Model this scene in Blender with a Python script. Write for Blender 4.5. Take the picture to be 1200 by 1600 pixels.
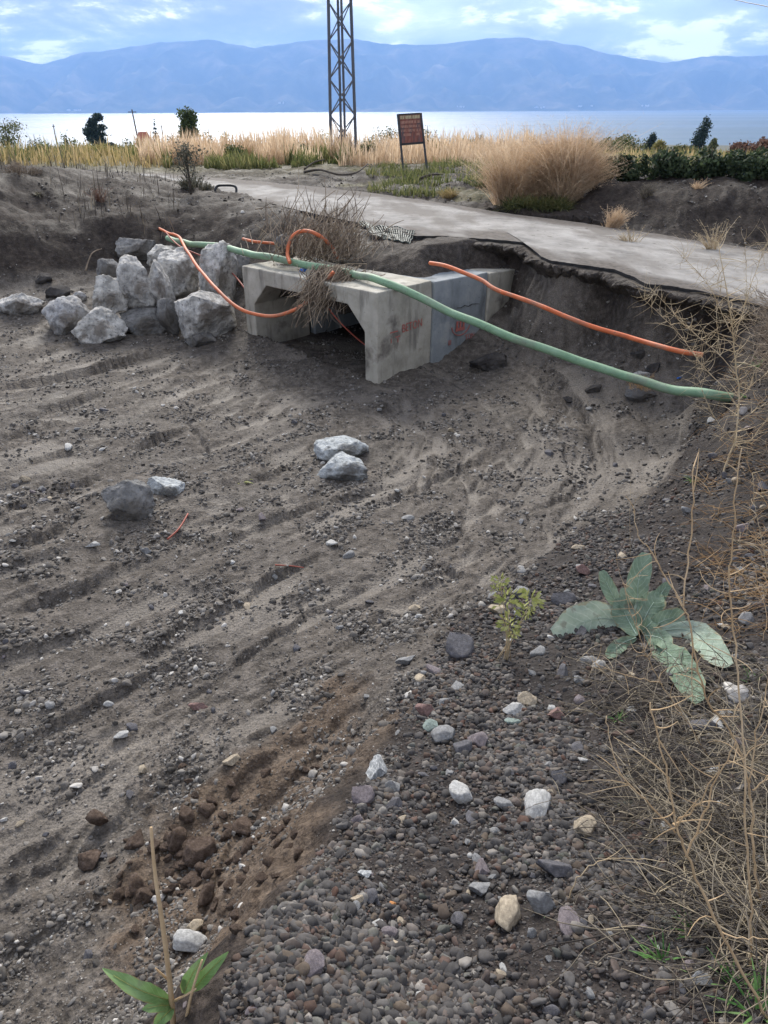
import bpy, bmesh, math, random
import numpy as np
from mathutils import Vector, Matrix, noise as mnoise

for o in list(bpy.data.objects):
    bpy.data.objects.remove(o)
random.seed(7)
rng = np.random.default_rng(11)
scene = bpy.context.scene
COL = scene.collection

# ------------------------------------------------------------------ camera
CAM_H = 2.8
PITCH = math.radians(27.81)
ROLL = math.radians(-0.28)
F = 1202.0
cam_data = bpy.data.cameras.new('camera')
cam_data.sensor_fit = 'VERTICAL'
cam_data.sensor_height = 36.0
cam_data.lens = 36.0 * F / 1600.0
cam_data.clip_start = 0.05
cam_data.clip_end = 60000
cam = bpy.data.objects.new('camera', cam_data)
RM = Matrix.Rotation(math.pi / 2 - PITCH, 3, 'X') @ Matrix.Rotation(ROLL, 3, 'Z')
cam.matrix_world = Matrix.Translation((0, 0, CAM_H)) @ RM.to_4x4()
COL.objects.link(cam)
scene.camera = cam
RN = np.array(RM)

# ------------------------------------------------------------------ world and sun
SUN_AZ = math.radians(-9.0)      # clockwise from +Y
SUN_EL = math.radians(33.0)
world = bpy.data.worlds.new('World')
scene.world = world
world.use_nodes = True
nt = world.node_tree
for n in list(nt.nodes):
    nt.nodes.remove(n)
def N(t, kind, **kw):
    n = t.nodes.new(kind)
    for k, v in kw.items():
        if k == 'inp':
            for i, val in v.items():
                n.inputs[i].default_value = val
        else:
            setattr(n, k, v)
    return n
def ramp(t, stops, interp='LINEAR'):
    r = t.nodes.new('ShaderNodeValToRGB')
    r.color_ramp.interpolation = interp
    els = r.color_ramp.elements
    while len(els) < len(stops):
        els.new(0.5)
    for e, (p, c) in zip(els, stops):
        e.position = p
        e.color = (c[0], c[1], c[2], 1.0) if len(c) == 3 else c
    return r
def mixrgb(t, fac, a, b, mode='MIX'):
    m = t.nodes.new('ShaderNodeMix')
    m.data_type = 'RGBA'
    m.blend_type = mode
    for idx, val in ((0, fac), (6, a), (7, b)):
        if hasattr(val, 'is_output'):
            t.links.new(val, m.inputs[idx])
        elif idx == 0:
            m.inputs[0].default_value = val
        else:
            m.inputs[idx].default_value = (val[0], val[1], val[2], 1.0)
    return m.outputs[2]
wout = N(nt, 'ShaderNodeOutputWorld')
wbg = N(nt, 'ShaderNodeBackground', inp={1: 0.1})
sky = N(nt, 'ShaderNodeTexSky', sky_type='NISHITA', sun_disc=False)
sky.sun_elevation = SUN_EL
sky.sun_rotation = SUN_AZ
sky.altitude = 900
tc = N(nt, 'ShaderNodeTexCoord')
mp = N(nt, 'ShaderNodeMapping')
mp.inputs['Scale'].default_value = (1.0, 1.0, 3.4)
mp.inputs['Location'].default_value = (1.7, 2.4, 0.25)
nt.links.new(tc.outputs['Generated'], mp.inputs[0])
nz1 = N(nt, 'ShaderNodeTexNoise', inp={'Scale': 8.5, 'Detail': 10.0, 'Roughness': 0.63, 'Distortion': 0.2})
nz2 = N(nt, 'ShaderNodeTexNoise', inp={'Scale': 2.6, 'Detail': 4.0, 'Roughness': 0.5})
nt.links.new(mp.outputs[0], nz1.inputs[0])
nt.links.new(mp.outputs[0], nz2.inputs[0])
cl = ramp(nt, [(0.38, (1.95, 2.25, 3.05)), (0.485, (2.6, 2.85, 3.55)), (0.545, (4.0, 4.15, 4.55)), (0.60, (9.2, 9.0, 8.7))])
nt.links.new(nz1.outputs[0], cl.inputs[0])
gap = ramp(nt, [(0.52, (0, 0, 0)), (0.68, (0.35, 0.35, 0.35))])
nt.links.new(nz2.outputs[0], gap.inputs[0])
skymix = mixrgb(nt, gap.outputs[0], cl.outputs[0], sky.outputs[0])
nt.links.new(skymix, wbg.inputs[0])
nt.links.new(wbg.outputs[0], wout.inputs[0])

sun_d = bpy.data.lights.new('sun', 'SUN')
sun_d.energy = 2.8
sun_d.angle = math.radians(26)
sun_d.color = (1.0, 0.95, 0.87)
sun = bpy.data.objects.new('sun', sun_d)
sdir = Vector((math.sin(SUN_AZ) * math.cos(SUN_EL), math.cos(SUN_AZ) * math.cos(SUN_EL), math.sin(SUN_EL)))
sun.rotation_euler = sdir.to_track_quat('Z', 'Y').to_euler()
sun.location = (0, 0, 30)
COL.objects.link(sun)

vs = scene.view_settings
vs.view_transform = 'Standard'
vs.look = 'None'
vs.exposure = 1.2
vs.gamma = 1.0
vs.use_curve_mapping = False
scene.cycles.use_denoising = True
scene.cycles.max_bounces = 4
scene.cycles.diffuse_bounces = 2
scene.cycles.glossy_bounces = 2
scene.cycles.transparent_max_bounces = 8
scene.cycles.volume_bounces = 1
scene.cycles.caustics_reflective = False
scene.cycles.caustics_refractive = False

# ------------------------------------------------------------------ pixel geometry helpers
def ray(px, py):
    d = RN @ np.array([(px - 600.0) / F, (800.0 - py) / F, -1.0])
    return d
def at_t(px, py, t):
    d = ray(px, py)
    return np.array([0, 0, CAM_H]) + d * t
def t_z(px, py, z):
    d = ray(px, py)
    return (z - CAM_H) / d[2]
def at_z(px, py, z):
    return at_t(px, py, t_z(px, py, z))
def at_y(px, py, y):
    d = ray(px, py)
    return at_t(px, py, y / d[1])

# ------------------------------------------------------------------ numpy gradient noise
_P = np.random.default_rng(5).permutation(256)
_P = np.concatenate([_P, _P, _P])
_G = np.stack([np.cos(np.arange(256) * 2.399963), np.sin(np.arange(256) * 2.399963)], 1)
def perlin(x, y):
    xi = np.floor(x).astype(np.int64); yi = np.floor(y).astype(np.int64)
    xf = x - xi; yf = y - yi
    xi &= 255; yi &= 255
    u = xf * xf * xf * (xf * (xf * 6 - 15) + 10); v = yf * yf * yf * (yf * (yf * 6 - 15) + 10)
    def g(ix, iy, fx, fy):
        gr = _G[_P[_P[ix] + iy]]
        return gr[..., 0] * fx + gr[..., 1] * fy
    a = g(xi, yi, xf, yf); b = g(xi + 1, yi, xf - 1, yf)
    c = g(xi, yi + 1, xf, yf - 1); d = g(xi + 1, yi + 1, xf - 1, yf - 1)
    return (a + u * (b - a)) + v * ((c + u * (d - c)) - (a + u * (b - a)))
def fbm(x, y, o=4, gain=0.5):
    s = 0; a = 1.0
    for i in range(o):
        s = s + a * perlin(x + 17.3 * i, y - 9.1 * i)
        x = x * 2.03; y = y * 2.03; a *= gain
    return s
def sstep(a, b, x):
    t = np.clip((x - a) / (b - a), 0, 1)
    return t * t * (3 - 2 * t)

# ------------------------------------------------------------------ terrain control points (pixel x, pixel y, height)
C = [
 # mud bed
 (0,545,.10),(120,560,.06),(250,560,.04),(360,560,.02),(430,590,0),(520,610,0),(590,605,0),(660,600,0),(740,575,.02),
 (0,640,.08),(200,640,.04),(400,680,0),(600,700,0),(760,680,0),(880,680,.01),(950,740,.03),(0,760,.06),(200,790,.05),(420,800,.03),
 (640,800,.02),(800,800,.03),(900,790,.06),(0,900,.06),(250,930,.04),(450,900,.04),(620,900,.06),(0,1080,.05),(250,1080,.05),(450,1040,.10),
 (0,1250,.05),(180,1250,.08),(0,1420,.06),(120,1450,.10),(0,1600,.10),(380,1180,.18),(560,1010,.14),
 # near bank: ridge, flank, crown
 (860,850,.13),(760,925,.20),(700,985,.32),(650,1060,.46),(610,1140,.61),(545,1255,.85),(465,1390,1.05),(405,1490,1.16),(345,1600,1.21),
 (535,1178,.26),(450,1262,.28),(340,1310,.18),(230,1340,.12),(350,1430,.38),(250,1450,.22),(160,1500,.18),(260,1560,.46),(150,1600,.28),
 (700,1150,.62),(700,1300,.90),(650,1450,1.08),(600,1600,1.18),(800,1600,1.22),(800,1450,1.10),(850,1300,.96),(900,1150,.80),
 (850,1000,.45),(930,900,.32),(1000,1000,.55),(1000,860,.36),(1080,790,.42),(1150,900,.62),(1190,1050,.82),(1100,1150,.86),(1050,1300,1.02),
 (1190,1250,1.08),(1100,1450,1.18),(1190,1450,1.24),(1190,1600,1.30),(1000,1600,1.26),(960,1450,1.16),
 (1000,795,.10),(1045,745,.14),(1062,700,.12),(1085,690,.36),(1070,740,.34),(1130,745,.45),(1140,640,.46),(1200,750,.62),(1200,640,.80),(1200,560,.95),(1170,580,.74),
 (1090,640,.16),(1112,606,.50),(1150,560,.70),(1140,520,.80),(1200,500,1.05),
 # hollow right of culvert
 (790,555,.12),(830,575,.10),(900,620,.06),(960,650,.04),(1010,640,.08),(1030,600,.25),(1060,570,.42),(960,570,.34),(900,545,.32),(840,530,.28),
 (980,535,.50),(900,515,.45),(840,500,.42),
]
FILL = [
 # fill on the culvert
 (560,415,1.03),(640,425,1.03),(700,432,1.03),(760,425,1.10),(620,400,1.16),(700,400,1.20),(740,385,1.26),(660,380,1.24),(560,385,1.15),(480,385,1.08),
 (440,378,1.08),(410,352,1.16),(500,350,1.24),(580,355,1.22),
]
C += [
 # foot of the culvert wall
 (600,602,0),(640,592,0),(682,580,.01),(725,562,.05),(768,548,.12),(800,538,.2),(835,520,.34),
 # cut face on the left, base then lip
 (0,445,.42),(60,440,.44),(112,432,.46),(180,420,.50),(250,410,.55),(310,398,.66),(360,395,.75),(395,395,.85),
 (0,362,1.08),(45,332,1.22),(97,338,1.18),(157,327,1.24),(176,342,1.16),(202,334,1.20),(225,323,1.24),(270,319,1.26),(337,308,1.33),(375,331,1.22),(405,350,1.17),
 (0,500,.22),(70,505,.16),(200,510,.14),(300,520,.08),(200,460,.30),(280,450,.36),(340,450,.30),(120,470,.30),
 # mound on the left
 (0,300,1.55),(0,262,1.82),(60,263,1.80),(120,270,1.68),(200,283,1.52),(80,300,1.48),(150,300,1.42),(280,298,1.36),(240,300,1.38),
 # road bed and beyond
 (330,290,1.26),(420,300,1.26),(500,320,1.26),(600,330,1.26),(700,350,1.26),(800,360,1.24),(900,380,1.19),(1000,400,1.14),(1100,420,1.10),(1195,440,1.05),
 (200,270,1.27),(400,280,1.27),(560,290,1.28),(700,310,1.28),(1195,395,1.04),(1090,378,1.10),(980,358,1.15),
 (600,280,1.36),(680,275,1.42),(730,285,1.45),(760,292,1.42),(560,268,1.36),(640,262,1.40),
 (770,325,1.24),(820,334,1.22),(800,300,1.42),(850,300,1.35),
 (1010,360,1.10),(1100,373,1.04),(1195,384,1.00),(980,330,1.30),
 (935,288,1.62),(990,292,1.60),(1050,300,1.58),(1120,303,1.58),(1195,304,1.58),(900,320,1.30),
]
W = [(4.6,4.6,1.02),(5.6,2.2,1.12),(3,1,1.35),(3,-2,1.4),(0,-.5,1.26),(0,-3,1.4),(-1.0,.3,.7),(-2,-.5,.35),(-3,-3,.5),(-4,0,.15),(-6,3,.12),(-9,6,.2),(-10,10,.4),
     (-12,14,1.3),(-14,18,1.6),(-12,24,1.35),(0,30,1.35),(-8,30,1.35),(8,30,1.4),(16,26,1.5),(10,12,1.5),(14,16,1.6),(12,5,1.2),(-20,28,1.4),(9,8,1.3),(6,20,1.5),(11,20,1.6)]
def _phi(r2):
    return np.sqrt(r2 + 0.008)
def make_rbf(pts):
    cp = np.array([tuple(at_z(*c)) for c in pts] + W)
    d2 = ((cp[:, None, :2] - cp[None, :, :2]) ** 2).sum(-1)
    m = cp[:, 2].mean()
    w = np.linalg.solve(_phi(d2) - np.eye(len(cp)) * 0.008, cp[:, 2] - m)
    def f(x, y):
        out = np.empty_like(x)
        for i in range(0, len(x), 20000):
            s = slice(i, i + 20000)
            d2 = (x[s, None] - cp[None, :, 0]) ** 2 + (y[s, None] - cp[None, :, 1]) ** 2
            out[s] = _phi(d2) @ w + m
        return out
    return f
rbf = make_rbf(C)
rbf_fill = make_rbf([c for c in C] + FILL)
# the culvert's own frame: x along the mouth, y into the bank
_fr = at_z(590, 598, 0.0); _fl = at_z(388, 537, 0.0)
CX = (_fr - _fl)[:2]; CW = float(np.hypot(*CX)); CX = CX / CW
CY = np.array([-CX[1], CX[0]])
if CY[1] < 0: CY = -CY
CO = _fl[:2] + CX * CW / 2
def culv_local(x, y):
    return (x - CO[0]) * CX[0] + (y - CO[1]) * CX[1], (x - CO[0]) * CY[0] + (y - CO[1]) * CY[1]
def poly_dist(x, y, pts):
    """distance to a polyline and signed side (positive: the camera's side)"""
    best = np.full(x.shape, 1e9); side = np.zeros(x.shape); par = np.zeros(x.shape)
    L = len(pts) - 1
    for i in range(L):
        a = pts[i][:2]; b = pts[i + 1][:2]
        ab = b - a
        t = np.clip(((x - a[0]) * ab[0] + (y - a[1]) * ab[1]) / (ab @ ab), 0, 1)
        dx = x - a[0] - t * ab[0]; dy = y - a[1] - t * ab[1]
        d = np.hypot(dx, dy)
        s = np.sign(ab[0] * (y - a[1]) - ab[1] * (x - a[0]))
        k = d < best
        best = np.where(k, d, best); side = np.where(k, s, side); par = np.where(k, (i + t) / L, par)
    c = pts[len(pts) // 2][:2]; n = pts[min(len(pts) // 2 + 1, L)][:2] - pts[max(len(pts) // 2 - 1, 0)][:2]
    cs = np.sign(n[0] * (0 - c[1]) - n[1] * (0 - c[0]))
    return best, side * cs, par
def in_poly(x, y, poly):
    ins = np.zeros(x.shape, bool)
    j = len(poly) - 1
    for i in range(len(poly)):
        xi, yi = poly[i][:2]; xj, yj = poly[j][:2]
        c = ((yi > y) != (yj > y)) & (x < (xj - xi) * (y - yi) / (yj - yi + 1e-12) + xi)
        ins ^= c
        j = i
    return ins

ROAD_Z = 1.31
road_near_px = [(1260,496),(1200,476),(1180,470),(1120,457),(1060,446),(1010,440),(985,428),(960,418),(920,412),(890,408),(862,404),(845,397),(832,384),(822,377),(790,373),(750,370),(690,366),(650,366),(600,358),(560,346),(500,334),(450,322),(400,310),(350,299),(300,290),(255,281),(200,275),(100,268)]
road_far_px = [(1260,399),(1200,388),(1140,378),(1090,371),(1040,363),(980,354),(940,349),(900,344),(860,338),(820,333),(780,328),(740,322),(700,316),(670,311),(640,307),(610,303),(580,299),(550,295),(500,290),(460,286),(420,282),(380,279),(340,276),(300,273),(260,270.5),(220,268.5),(170,266.5),(80,263)]
def rz(px):
    return ROAD_Z - .21 * float(np.clip((px - 760) / 440, 0, 1.1))
road_near = np.array([at_z(a, b, rz(a)) for a, b in road_near_px])
road_far = np.array([at_z(a, b, rz(a)) for a, b in road_far_px])
_rd = (road_near[0] - road_near[3]); _rd /= np.linalg.norm(_rd[:2])
_rf = (road_far[0] - road_far[3]); _rf /= np.linalg.norm(_rf[:2])
_rd = (_rd + _rf) / 2; _rd[2] = -.004
road_near = np.concatenate([[road_near[0] + _rd * 9.0], road_near]); road_far = np.concatenate([[road_far[0] + _rd * 9.0], road_far])
_rp = np.concatenate([road_near, road_far])
_rw = np.linalg.solve(np.sqrt(((_rp[:, None, :2] - _rp[None, :, :2]) ** 2).sum(-1) + .3) - .02 * np.eye(len(_rp)), _rp[:, 2] - ROAD_Z)
def road_z(x, y):
    out = np.empty(x.shape)
    for i in range(0, len(x), 20000):
        q = slice(i, i + 20000)
        out[q] = np.sqrt((x[q, None] - _rp[None, :, 0]) ** 2 + (y[q, None] - _rp[None, :, 1]) ** 2 + .3) @ _rw + ROAD_Z
    return out
road_poly = np.concatenate([road_near, road_far[::-1]])

scarps = [
 ([(0,612),(60,600),(150,578),(220,556),(275,543)], .07, .5),
 ([(40,655),(110,630),(190,600)], .045, .4),
 ([(205,702),(240,690),(290,666)], .06, .3),
 ([(0,690),(60,672),(130,650)], .04, .35),
 ([(0,860),(60,845),(115,815)], .05, .3),
 ([(70,765),(130,752),(170,735)], .04, .3),
 ([(0,800),(50,782),(100,760)], .03, .3),
 ([(215,1030),(250,1005),(295,960)], .04, .22),
 ([(0,960),(100,925),(190,880)], .03, .3),
 ([(690,880),(705,900),(735,918)], .04, .18),
 ([(830,568),(870,600),(905,630),(935,665),(950,730)], .07, .4),
 ([(560,790),(640,760),(720,720),(780,690)], .03, .3),
 ([(500,640),(620,628),(760,640)], .02, .35),
 ([(300,985),(420,900),(520,850)], .03, .25),
 ([(820,800),(880,775),(920,730)], .03, .2),
 ([(280,620),(300,660),(330,700),(310,740)], .03, .2),
 ([(380,830),(450,800),(560,770),(650,740)], .03, .25),
 ([(0,1180),(90,1130),(190,1080),(300,1030)], .03, .25),
 ([(320,1080),(420,1000),(500,950),(600,905)], .03, .2),
 ([(640,690),(720,672),(790,690),(810,730),(780,770)], .025, .2),
 ([(850,640),(880,690),(890,740),(860,780)], .025, .2),
 ([(0,730),(80,712),(190,690)], .035, .25),
 ([(330,760),(420,735),(480,700)], .025, .2),
 ([(30,1290),(120,1230),(230,1170)], .025, .2),
]
SC = [(np.array([at_z(a, b, 0.04) for a, b in pl]), h, w) for pl, h, w in scarps]
brown_poly = np.array([at_z(*p) for p in [(610,1060,.5),(520,1060,.2),(430,1130,.2),(330,1200,.15),(220,1290,.15),(130,1380,.12),(150,1480,.2),(260,1500,.5),(370,1560,1.0),(410,1470,1.05),(470,1380,.97),(545,1250,.77),(615,1135,.56)]])
bank_line = np.array([at_z(*p) for p in [(300,1680,1.2),(345,1600,1.16),(385,1500,1.10),(435,1420,1.04),(475,1365,1.02),(545,1255,.84),(600,1150,.60),(640,1075,.46),(700,985,.31),(760,925,.20),(850,868,.14),(900,825,.12),(985,788,.13),(1040,745,.2),(1062,700,.2),(1090,650,.2),(1110,610,.33)]])

def far_z(r):
    return np.where(r < 30, 1.35, np.where(r < 850, 1.35 - 0.0601 * (r - 30), -47.93 - (r - 850) * 0.0042))
def terrain(x, y, want_masks=True):
    r = np.hypot(x, y)
    near = r < 34
    z = far_z(r)
    zn = np.zeros_like(z)
    zn[near] = rbf(x[near], y[near])
    w = sstep(24, 32, r)
    z = np.where(near, zn * (1 - w) + z * w, z)
    base = z.copy()
    # which side of the bank line
    bd, bs, bp = poly_dist(x, y, bank_line)
    bank = np.where((bs > 0) & (bd < 8) & (y < 7.5), 1.0, 0.0)
    wob = perlin(x * 3, y * 3) * 0.10 + perlin(x * 9, y * 9) * 0.10 + perlin(x * 27, y * 27) * .05
    bankm = sstep(-0.06, 0.10, np.where(bank > 0, bd, -bd) + wob)
    bankm = np.where(y > 7.5, 0, bankm)
    mud = (1 - bankm) * sstep(0.62, 0.36, base) * (y < 15)
    soil = np.clip(1 - mud - bankm, 0, 1)
    # flow pattern of the mud, bending towards the culvert
    bend = 0.75 + 0.18 * np.sin(x * 0.7 + 0.6) + 0.10 * (y - 5)
    bend = np.clip(bend, 0.2, 1.35)
    th = 0.66
    th = 0.82
    rx, ry = x + .5, y - 7.2
    al = -(rx * math.cos(th) + ry * math.sin(th)); pe = -rx * math.sin(th) + ry * math.cos(th)
    n = np.where(al > 0, np.abs(pe), np.hypot(al, pe)) * np.where(pe < 0, 1.0, -1.0) + .0
    s = np.where(al > 0, -al, np.arctan2(-al, np.abs(pe) + 1e-6) * np.clip(np.hypot(al, pe), .5, 3))
    n = n + 0.16 * np.sin(s * 0.9 + 0.5) + 0.14 * perlin(x * 0.7, y * 0.7)
    st1 = fbm(s * 0.45, n * 2.2, 4)
    st2 = fbm(s * 1.1 + 40, n * 5.5, 3)
    f = st1 * 5.0
    fr = f - np.floor(f)
    terr = (np.floor(f) + sstep(0.80, 1.0, fr)) / 5.0
    cul_d = np.hypot(x + .9, y - 9.3)
    wet = sstep(.9, .2, np.hypot((x - 1.9) / 1.25, (y - 5.9) / .95) + .35 * fbm(x * 1.5, y * 1.5, 3))
    s2 = s + .35 * np.sin(n * 1.3 + 1); n2 = n + .22 * np.sin(s * 1.6) + .25 * perlin(x * .8, y * .8)
    braid = np.abs(fbm(s2 * 0.55 + 7, n2 * 2.6 + 3, 3))
    silt = np.maximum(.85 * sstep(0.11, 0.02, braid) * sstep(-.25, .15, perlin(x * .7 + 3, y * .7)), .6 * wet)
    silt = np.maximum(silt, .7 * sstep(0.18, 0.40, fbm(s * 0.6 + 7, n * 3.4 + 3, 4)))
    lump = sstep(-0.05, 0.30, fbm(x * 0.9 + 3, y * 0.9, 3) - 0.35 * silt)
    gate = sstep(-0.10, 0.20, perlin(s * 0.35 + 11, n * 0.9))
    z = z + mud * (0.05 * st1 + 0.13 * (terr - st1) * gate * (1 - silt) + 0.022 * st2 - 0.032 * silt)
    rough = mud * (0.25 + 0.75 * lump) * (1 - 0.85 * silt)
    nearf = sstep(14, 4, r)
    z = z + rough * (0.022 * fbm(x * 9, y * 9, 3) + 0.016 * np.abs(perlin(x * 21, y * 21)) + 0.009 * nearf * perlin(x * 48, y * 48))
    for pts, h, wdt in SC:
        lo = pts[:, :2].min(0) - 1.2; hi = pts[:, :2].max(0) + 1.2
        k = (x > lo[0]) & (x < hi[0]) & (y > lo[1]) & (y < hi[1])
        if k.any():
            xx = x[k] + 0.05 * perlin(x[k] * 5, y[k] * 5) + .02 * perlin(x[k] * 15, y[k] * 15)
            yy = y[k] + 0.05 * perlin(x[k] * 5 + 9, y[k] * 5) + .02 * perlin(x[k] * 15, y[k] * 15 + 4)
            d, sd, pr = poly_dist(xx, yy, pts)
            amp = 1.35 * h * np.sin(np.clip(pr, 0.03, 0.97) * math.pi) ** 0.6
            sgn = np.where(sd > 0, d, -d)
            z[k] += amp * (0.45 * np.exp(-np.maximum(-sgn, 0) / (wdt * 1.3)) * (sgn <= 0) - 0.85 * sstep(-0.004, 0.02, sgn) * np.exp(-np.maximum(sgn, 0) / (wdt * .38)))
    # bank gravel relief
    z = z + bankm * (y < 12) * (0.03 * fbm(x * 2.2, y * 2.2, 3) + 0.014 * fbm(x * 11, y * 11, 3) + 0.006 * nearf * perlin(x * 45, y * 45))
    # brown dug soil
    k = in_poly(x, y, brown_poly)
    bdist, _, _ = poly_dist(x, y, np.concatenate([brown_poly, brown_poly[:1]]))
    brown = sstep(-.10, .16, np.where(k, bdist, -bdist) + .30 * fbm(x * 3.1, y * 3.1, 4))
    z = z + brown * (0.035 * fbm(x * 7 + 1, y * 7, 3) + 0.02 * np.abs(perlin(x * 24, y * 24)))
    # soil banks
    sw = soil * sstep(40, 20, r)
    z = z + sw * (0.085 * fbm(x * 1.7, y * 1.7, 4) + 0.045 * fbm(x * 6, y * 6, 3) + 0.012 * perlin(x * 26, y * 26))
    # the soil that carries the road's broken near edge: a narrow shelf, then a steep raw face
    lxx, lyy = culv_local(x, y)
    kk = (r < 16) & (x > -1.0)
    if kk.any():
        ed, es, _ = poly_dist(x[kk], y[kk], road_near[:20])
        sgd = np.where(in_poly(x[kk], y[kk], road_poly), -ed, ed)
        wv = .16 * perlin(x[kk] * 1.1, y[kk] * 1.1) + .12 * perlin(x[kk] * 3, y[kk] * 3) + .05 * perlin(x[kk] * 9, y[kk] * 9)
        d_ = np.maximum(sgd + .04 + wv, 0)
        rzk = road_z(x[kk], y[kk])
        face = rzk - .055 - .02 - d_ * 3.4 + (.10 * fbm(x[kk] * 4, y[kk] * 4, 4) + .10 * np.abs(perlin(x[kk] * 7, y[kk] * 7))) * sstep(0, .15, d_)
        hol = (lxx[kk] > CW / 2 - .07) & (x[kk] < 4.2)
        low = np.where((sgd < .06) & (sgd > -.5), np.minimum(z[kk], .5), z[kk])
        z[kk] = np.where(hol, np.maximum(low, np.minimum(face, rzk - .05)), z[kk])
    # road bed
    ir = in_poly(x, y, road_poly)
    z[ir] = np.minimum(z[ir], road_z(x[ir], y[ir]) - 0.035 + 0.012 * perlin(x[ir] * 3, y[ir] * 3))
    lx, ly = culv_local(x, y)
    z = np.where((np.abs(lx) < CW / 2 - .07) & (ly > 0.05) & (ly < 5.3), np.minimum(z, -.02 + .03 * perlin(x * 3, y * 3)), z)
    if not want_masks:
        return z
    # cut faces stay bare, dark soil; level soil beyond is drier
    green = sstep(19, 27, y + 0.6 * x * 0 + 1.5 * perlin(x * .4, y * .4)) * (r > 15)
    patch = sstep(0.05, 0.3, fbm(x * 0.8, y * 0.8, 3)) * ((y > 12.5) & (x > -1) & (x < 2.6) & (y < 24)) * soil * 0.7
    green = np.clip(green + patch * (1 - ir), 0, 1)
    dry = sstep(1.12, 1.35, base) * soil * .22 * (1 + .6 * perlin(x * 1.5, y * 1.5)) * (x < 1)
    return z, bankm, brown, silt * mud, np.clip(mud + dry, 0, 1), green

th = np.concatenate([np.linspace(-105, -47, 60, endpoint=False), np.linspace(-47, 47, 760), np.linspace(47, 105, 61)[1:]]) * math.pi / 180
rad = np.concatenate([[0.02, 0.12, 0.22], np.geomspace(0.3, 24, 700), np.geomspace(24, 1400, 90)[1:]])
TT, RR = np.meshgrid(th, rad)
GX = (np.sin(TT) * RR).ravel(); GY = (np.cos(TT) * RR).ravel()
GZ, m_bank, m_brown, m_silt, m_mud, m_green = terrain(GX, GY)
nR, nT = len(rad), len(th)
m_bed = np.where(GZ < .62, m_mud, 0.0)
def fields(arr, x, y):
    r = np.hypot(x, y); a = np.arctan2(x, y)
    fi = np.interp(r, rad, np.arange(nR)); fj = np.interp(a, th, np.arange(nT))
    i = np.clip(fi.astype(int), 0, nR - 2); j = np.clip(fj.astype(int), 0, nT - 2)
    u = fi - i; v = fj - j
    A = arr.reshape(nR, nT)
    return (A[i, j] * (1 - u) * (1 - v) + A[i + 1, j] * u * (1 - v) + A[i, j + 1] * (1 - u) * v + A[i + 1, j + 1] * u * v)
def Hs(x, y):
    return fields(GZ, np.atleast_1d(np.asarray(x, float)), np.atleast_1d(np.asarray(y, float)))
def H(x, y):
    return float(Hs(x, y)[0])
_ts = np.concatenate([np.geomspace(0.6, 30, 5000), np.geomspace(30, 900, 1200)[1:]])
def ground_px(px, py):
    """where the sight line through a pixel meets the ground"""
    d = ray(px, py)
    X = d[0] * _ts; Y = d[1] * _ts; Z = CAM_H + d[2] * _ts
    h = Hs(X, Y)
    k = np.argmax(Z < h)
    t = _ts[k] if (Z < h).any() else 30.0
    p = at_t(px, py, t)
    return np.array([p[0], p[1], H(p[0], p[1])]), t

# ------------------------------------------------------------------ materials
MATS = {}
def pmat(name, cols, scale=8.0, detail=6.0, rough=0.9, bump=0.0, bump_scale=40.0, bump_dist=0.01, rand=None, spec=0.3, coords='Object', island=0.0, stops=None, extra=None, stretch=None, trans=0.0):
    m = bpy.data.materials.new(name)
    m.use_nodes = True
    t = m.node_tree
    b = t.nodes['Principled BSDF']
    b.inputs['Roughness'].default_value = rough
    b.inputs['Specular IOR Level'].default_value = spec
    tcn = N(t, 'ShaderNodeTexCoord')
    vec = tcn.outputs[coords]
    if stretch:
        mpn = N(t, 'ShaderNodeMapping'); mpn.inputs['Scale'].default_value = stretch
        t.links.new(vec, mpn.inputs[0]); vec = mpn.outputs[0]
    nz = N(t, 'ShaderNodeTexNoise', inp={'Scale': scale, 'Detail': detail, 'Roughness': 0.62})
    t.links.new(vec, nz.inputs[0])
    if stops is None:
        stops = [0.3 + 0.4 * i / max(1, len(cols) - 1) for i in range(len(cols))]
    rp = ramp(t, list(zip(stops, cols)))
    fac = nz.outputs[0]
    if island:
        g = N(t, 'ShaderNodeNewGeometry')
        mx = N(t, 'ShaderNodeMath', operation='MULTIPLY_ADD'); mx.inputs[1].default_value = island; mx.inputs[2].default_value = -island / 2
        t.links.new(g.outputs['Random Per Island'], mx.inputs[0])
        ad = N(t, 'ShaderNodeMath', operation='ADD', use_clamp=True)
        t.links.new(fac, ad.inputs[0]); t.links.new(mx.outputs[0], ad.inputs[1])
        fac = ad.outputs[0]
    t.links.new(fac, rp.inputs[0])
    col = rp.outputs[0]
    if rand:
        oi = N(t, 'ShaderNodeObjectInfo')
        rr = ramp(t, rand)
        t.links.new(oi.outputs['Random'], rr.inputs[0])
        col = mixrgb(t, 1.0, rr.outputs[0], col, 'MULTIPLY')
    if extra:
        col = extra(t, vec, col)
    t.links.new(col, b.inputs['Base Color'])
    if bump:
        nb = N(t, 'ShaderNodeTexNoise', inp={'Scale': bump_scale, 'Detail': 8.0, 'Roughness': 0.65})
        t.links.new(vec, nb.inputs[0])
        bp_ = N(t, 'ShaderNodeBump', inp={'Strength': bump, 'Distance': bump_dist})
        t.links.new(nb.outputs[0], bp_.inputs['Height'])
        t.links.new(bp_.outputs[0], b.inputs['Normal'])
    if trans:
        tr = N(t, 'ShaderNodeBsdfTranslucent'); t.links.new(col, tr.inputs[0])
        ms = N(t, 'ShaderNodeMixShader'); ms.inputs[0].default_value = trans
        t.links.new(b.outputs[0], ms.inputs[1]); t.links.new(tr.outputs[0], ms.inputs[2])
        t.links.new(ms.outputs[0], t.nodes['Material Output'].inputs['Surface'])
    MATS[name] = m
    return m

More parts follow.
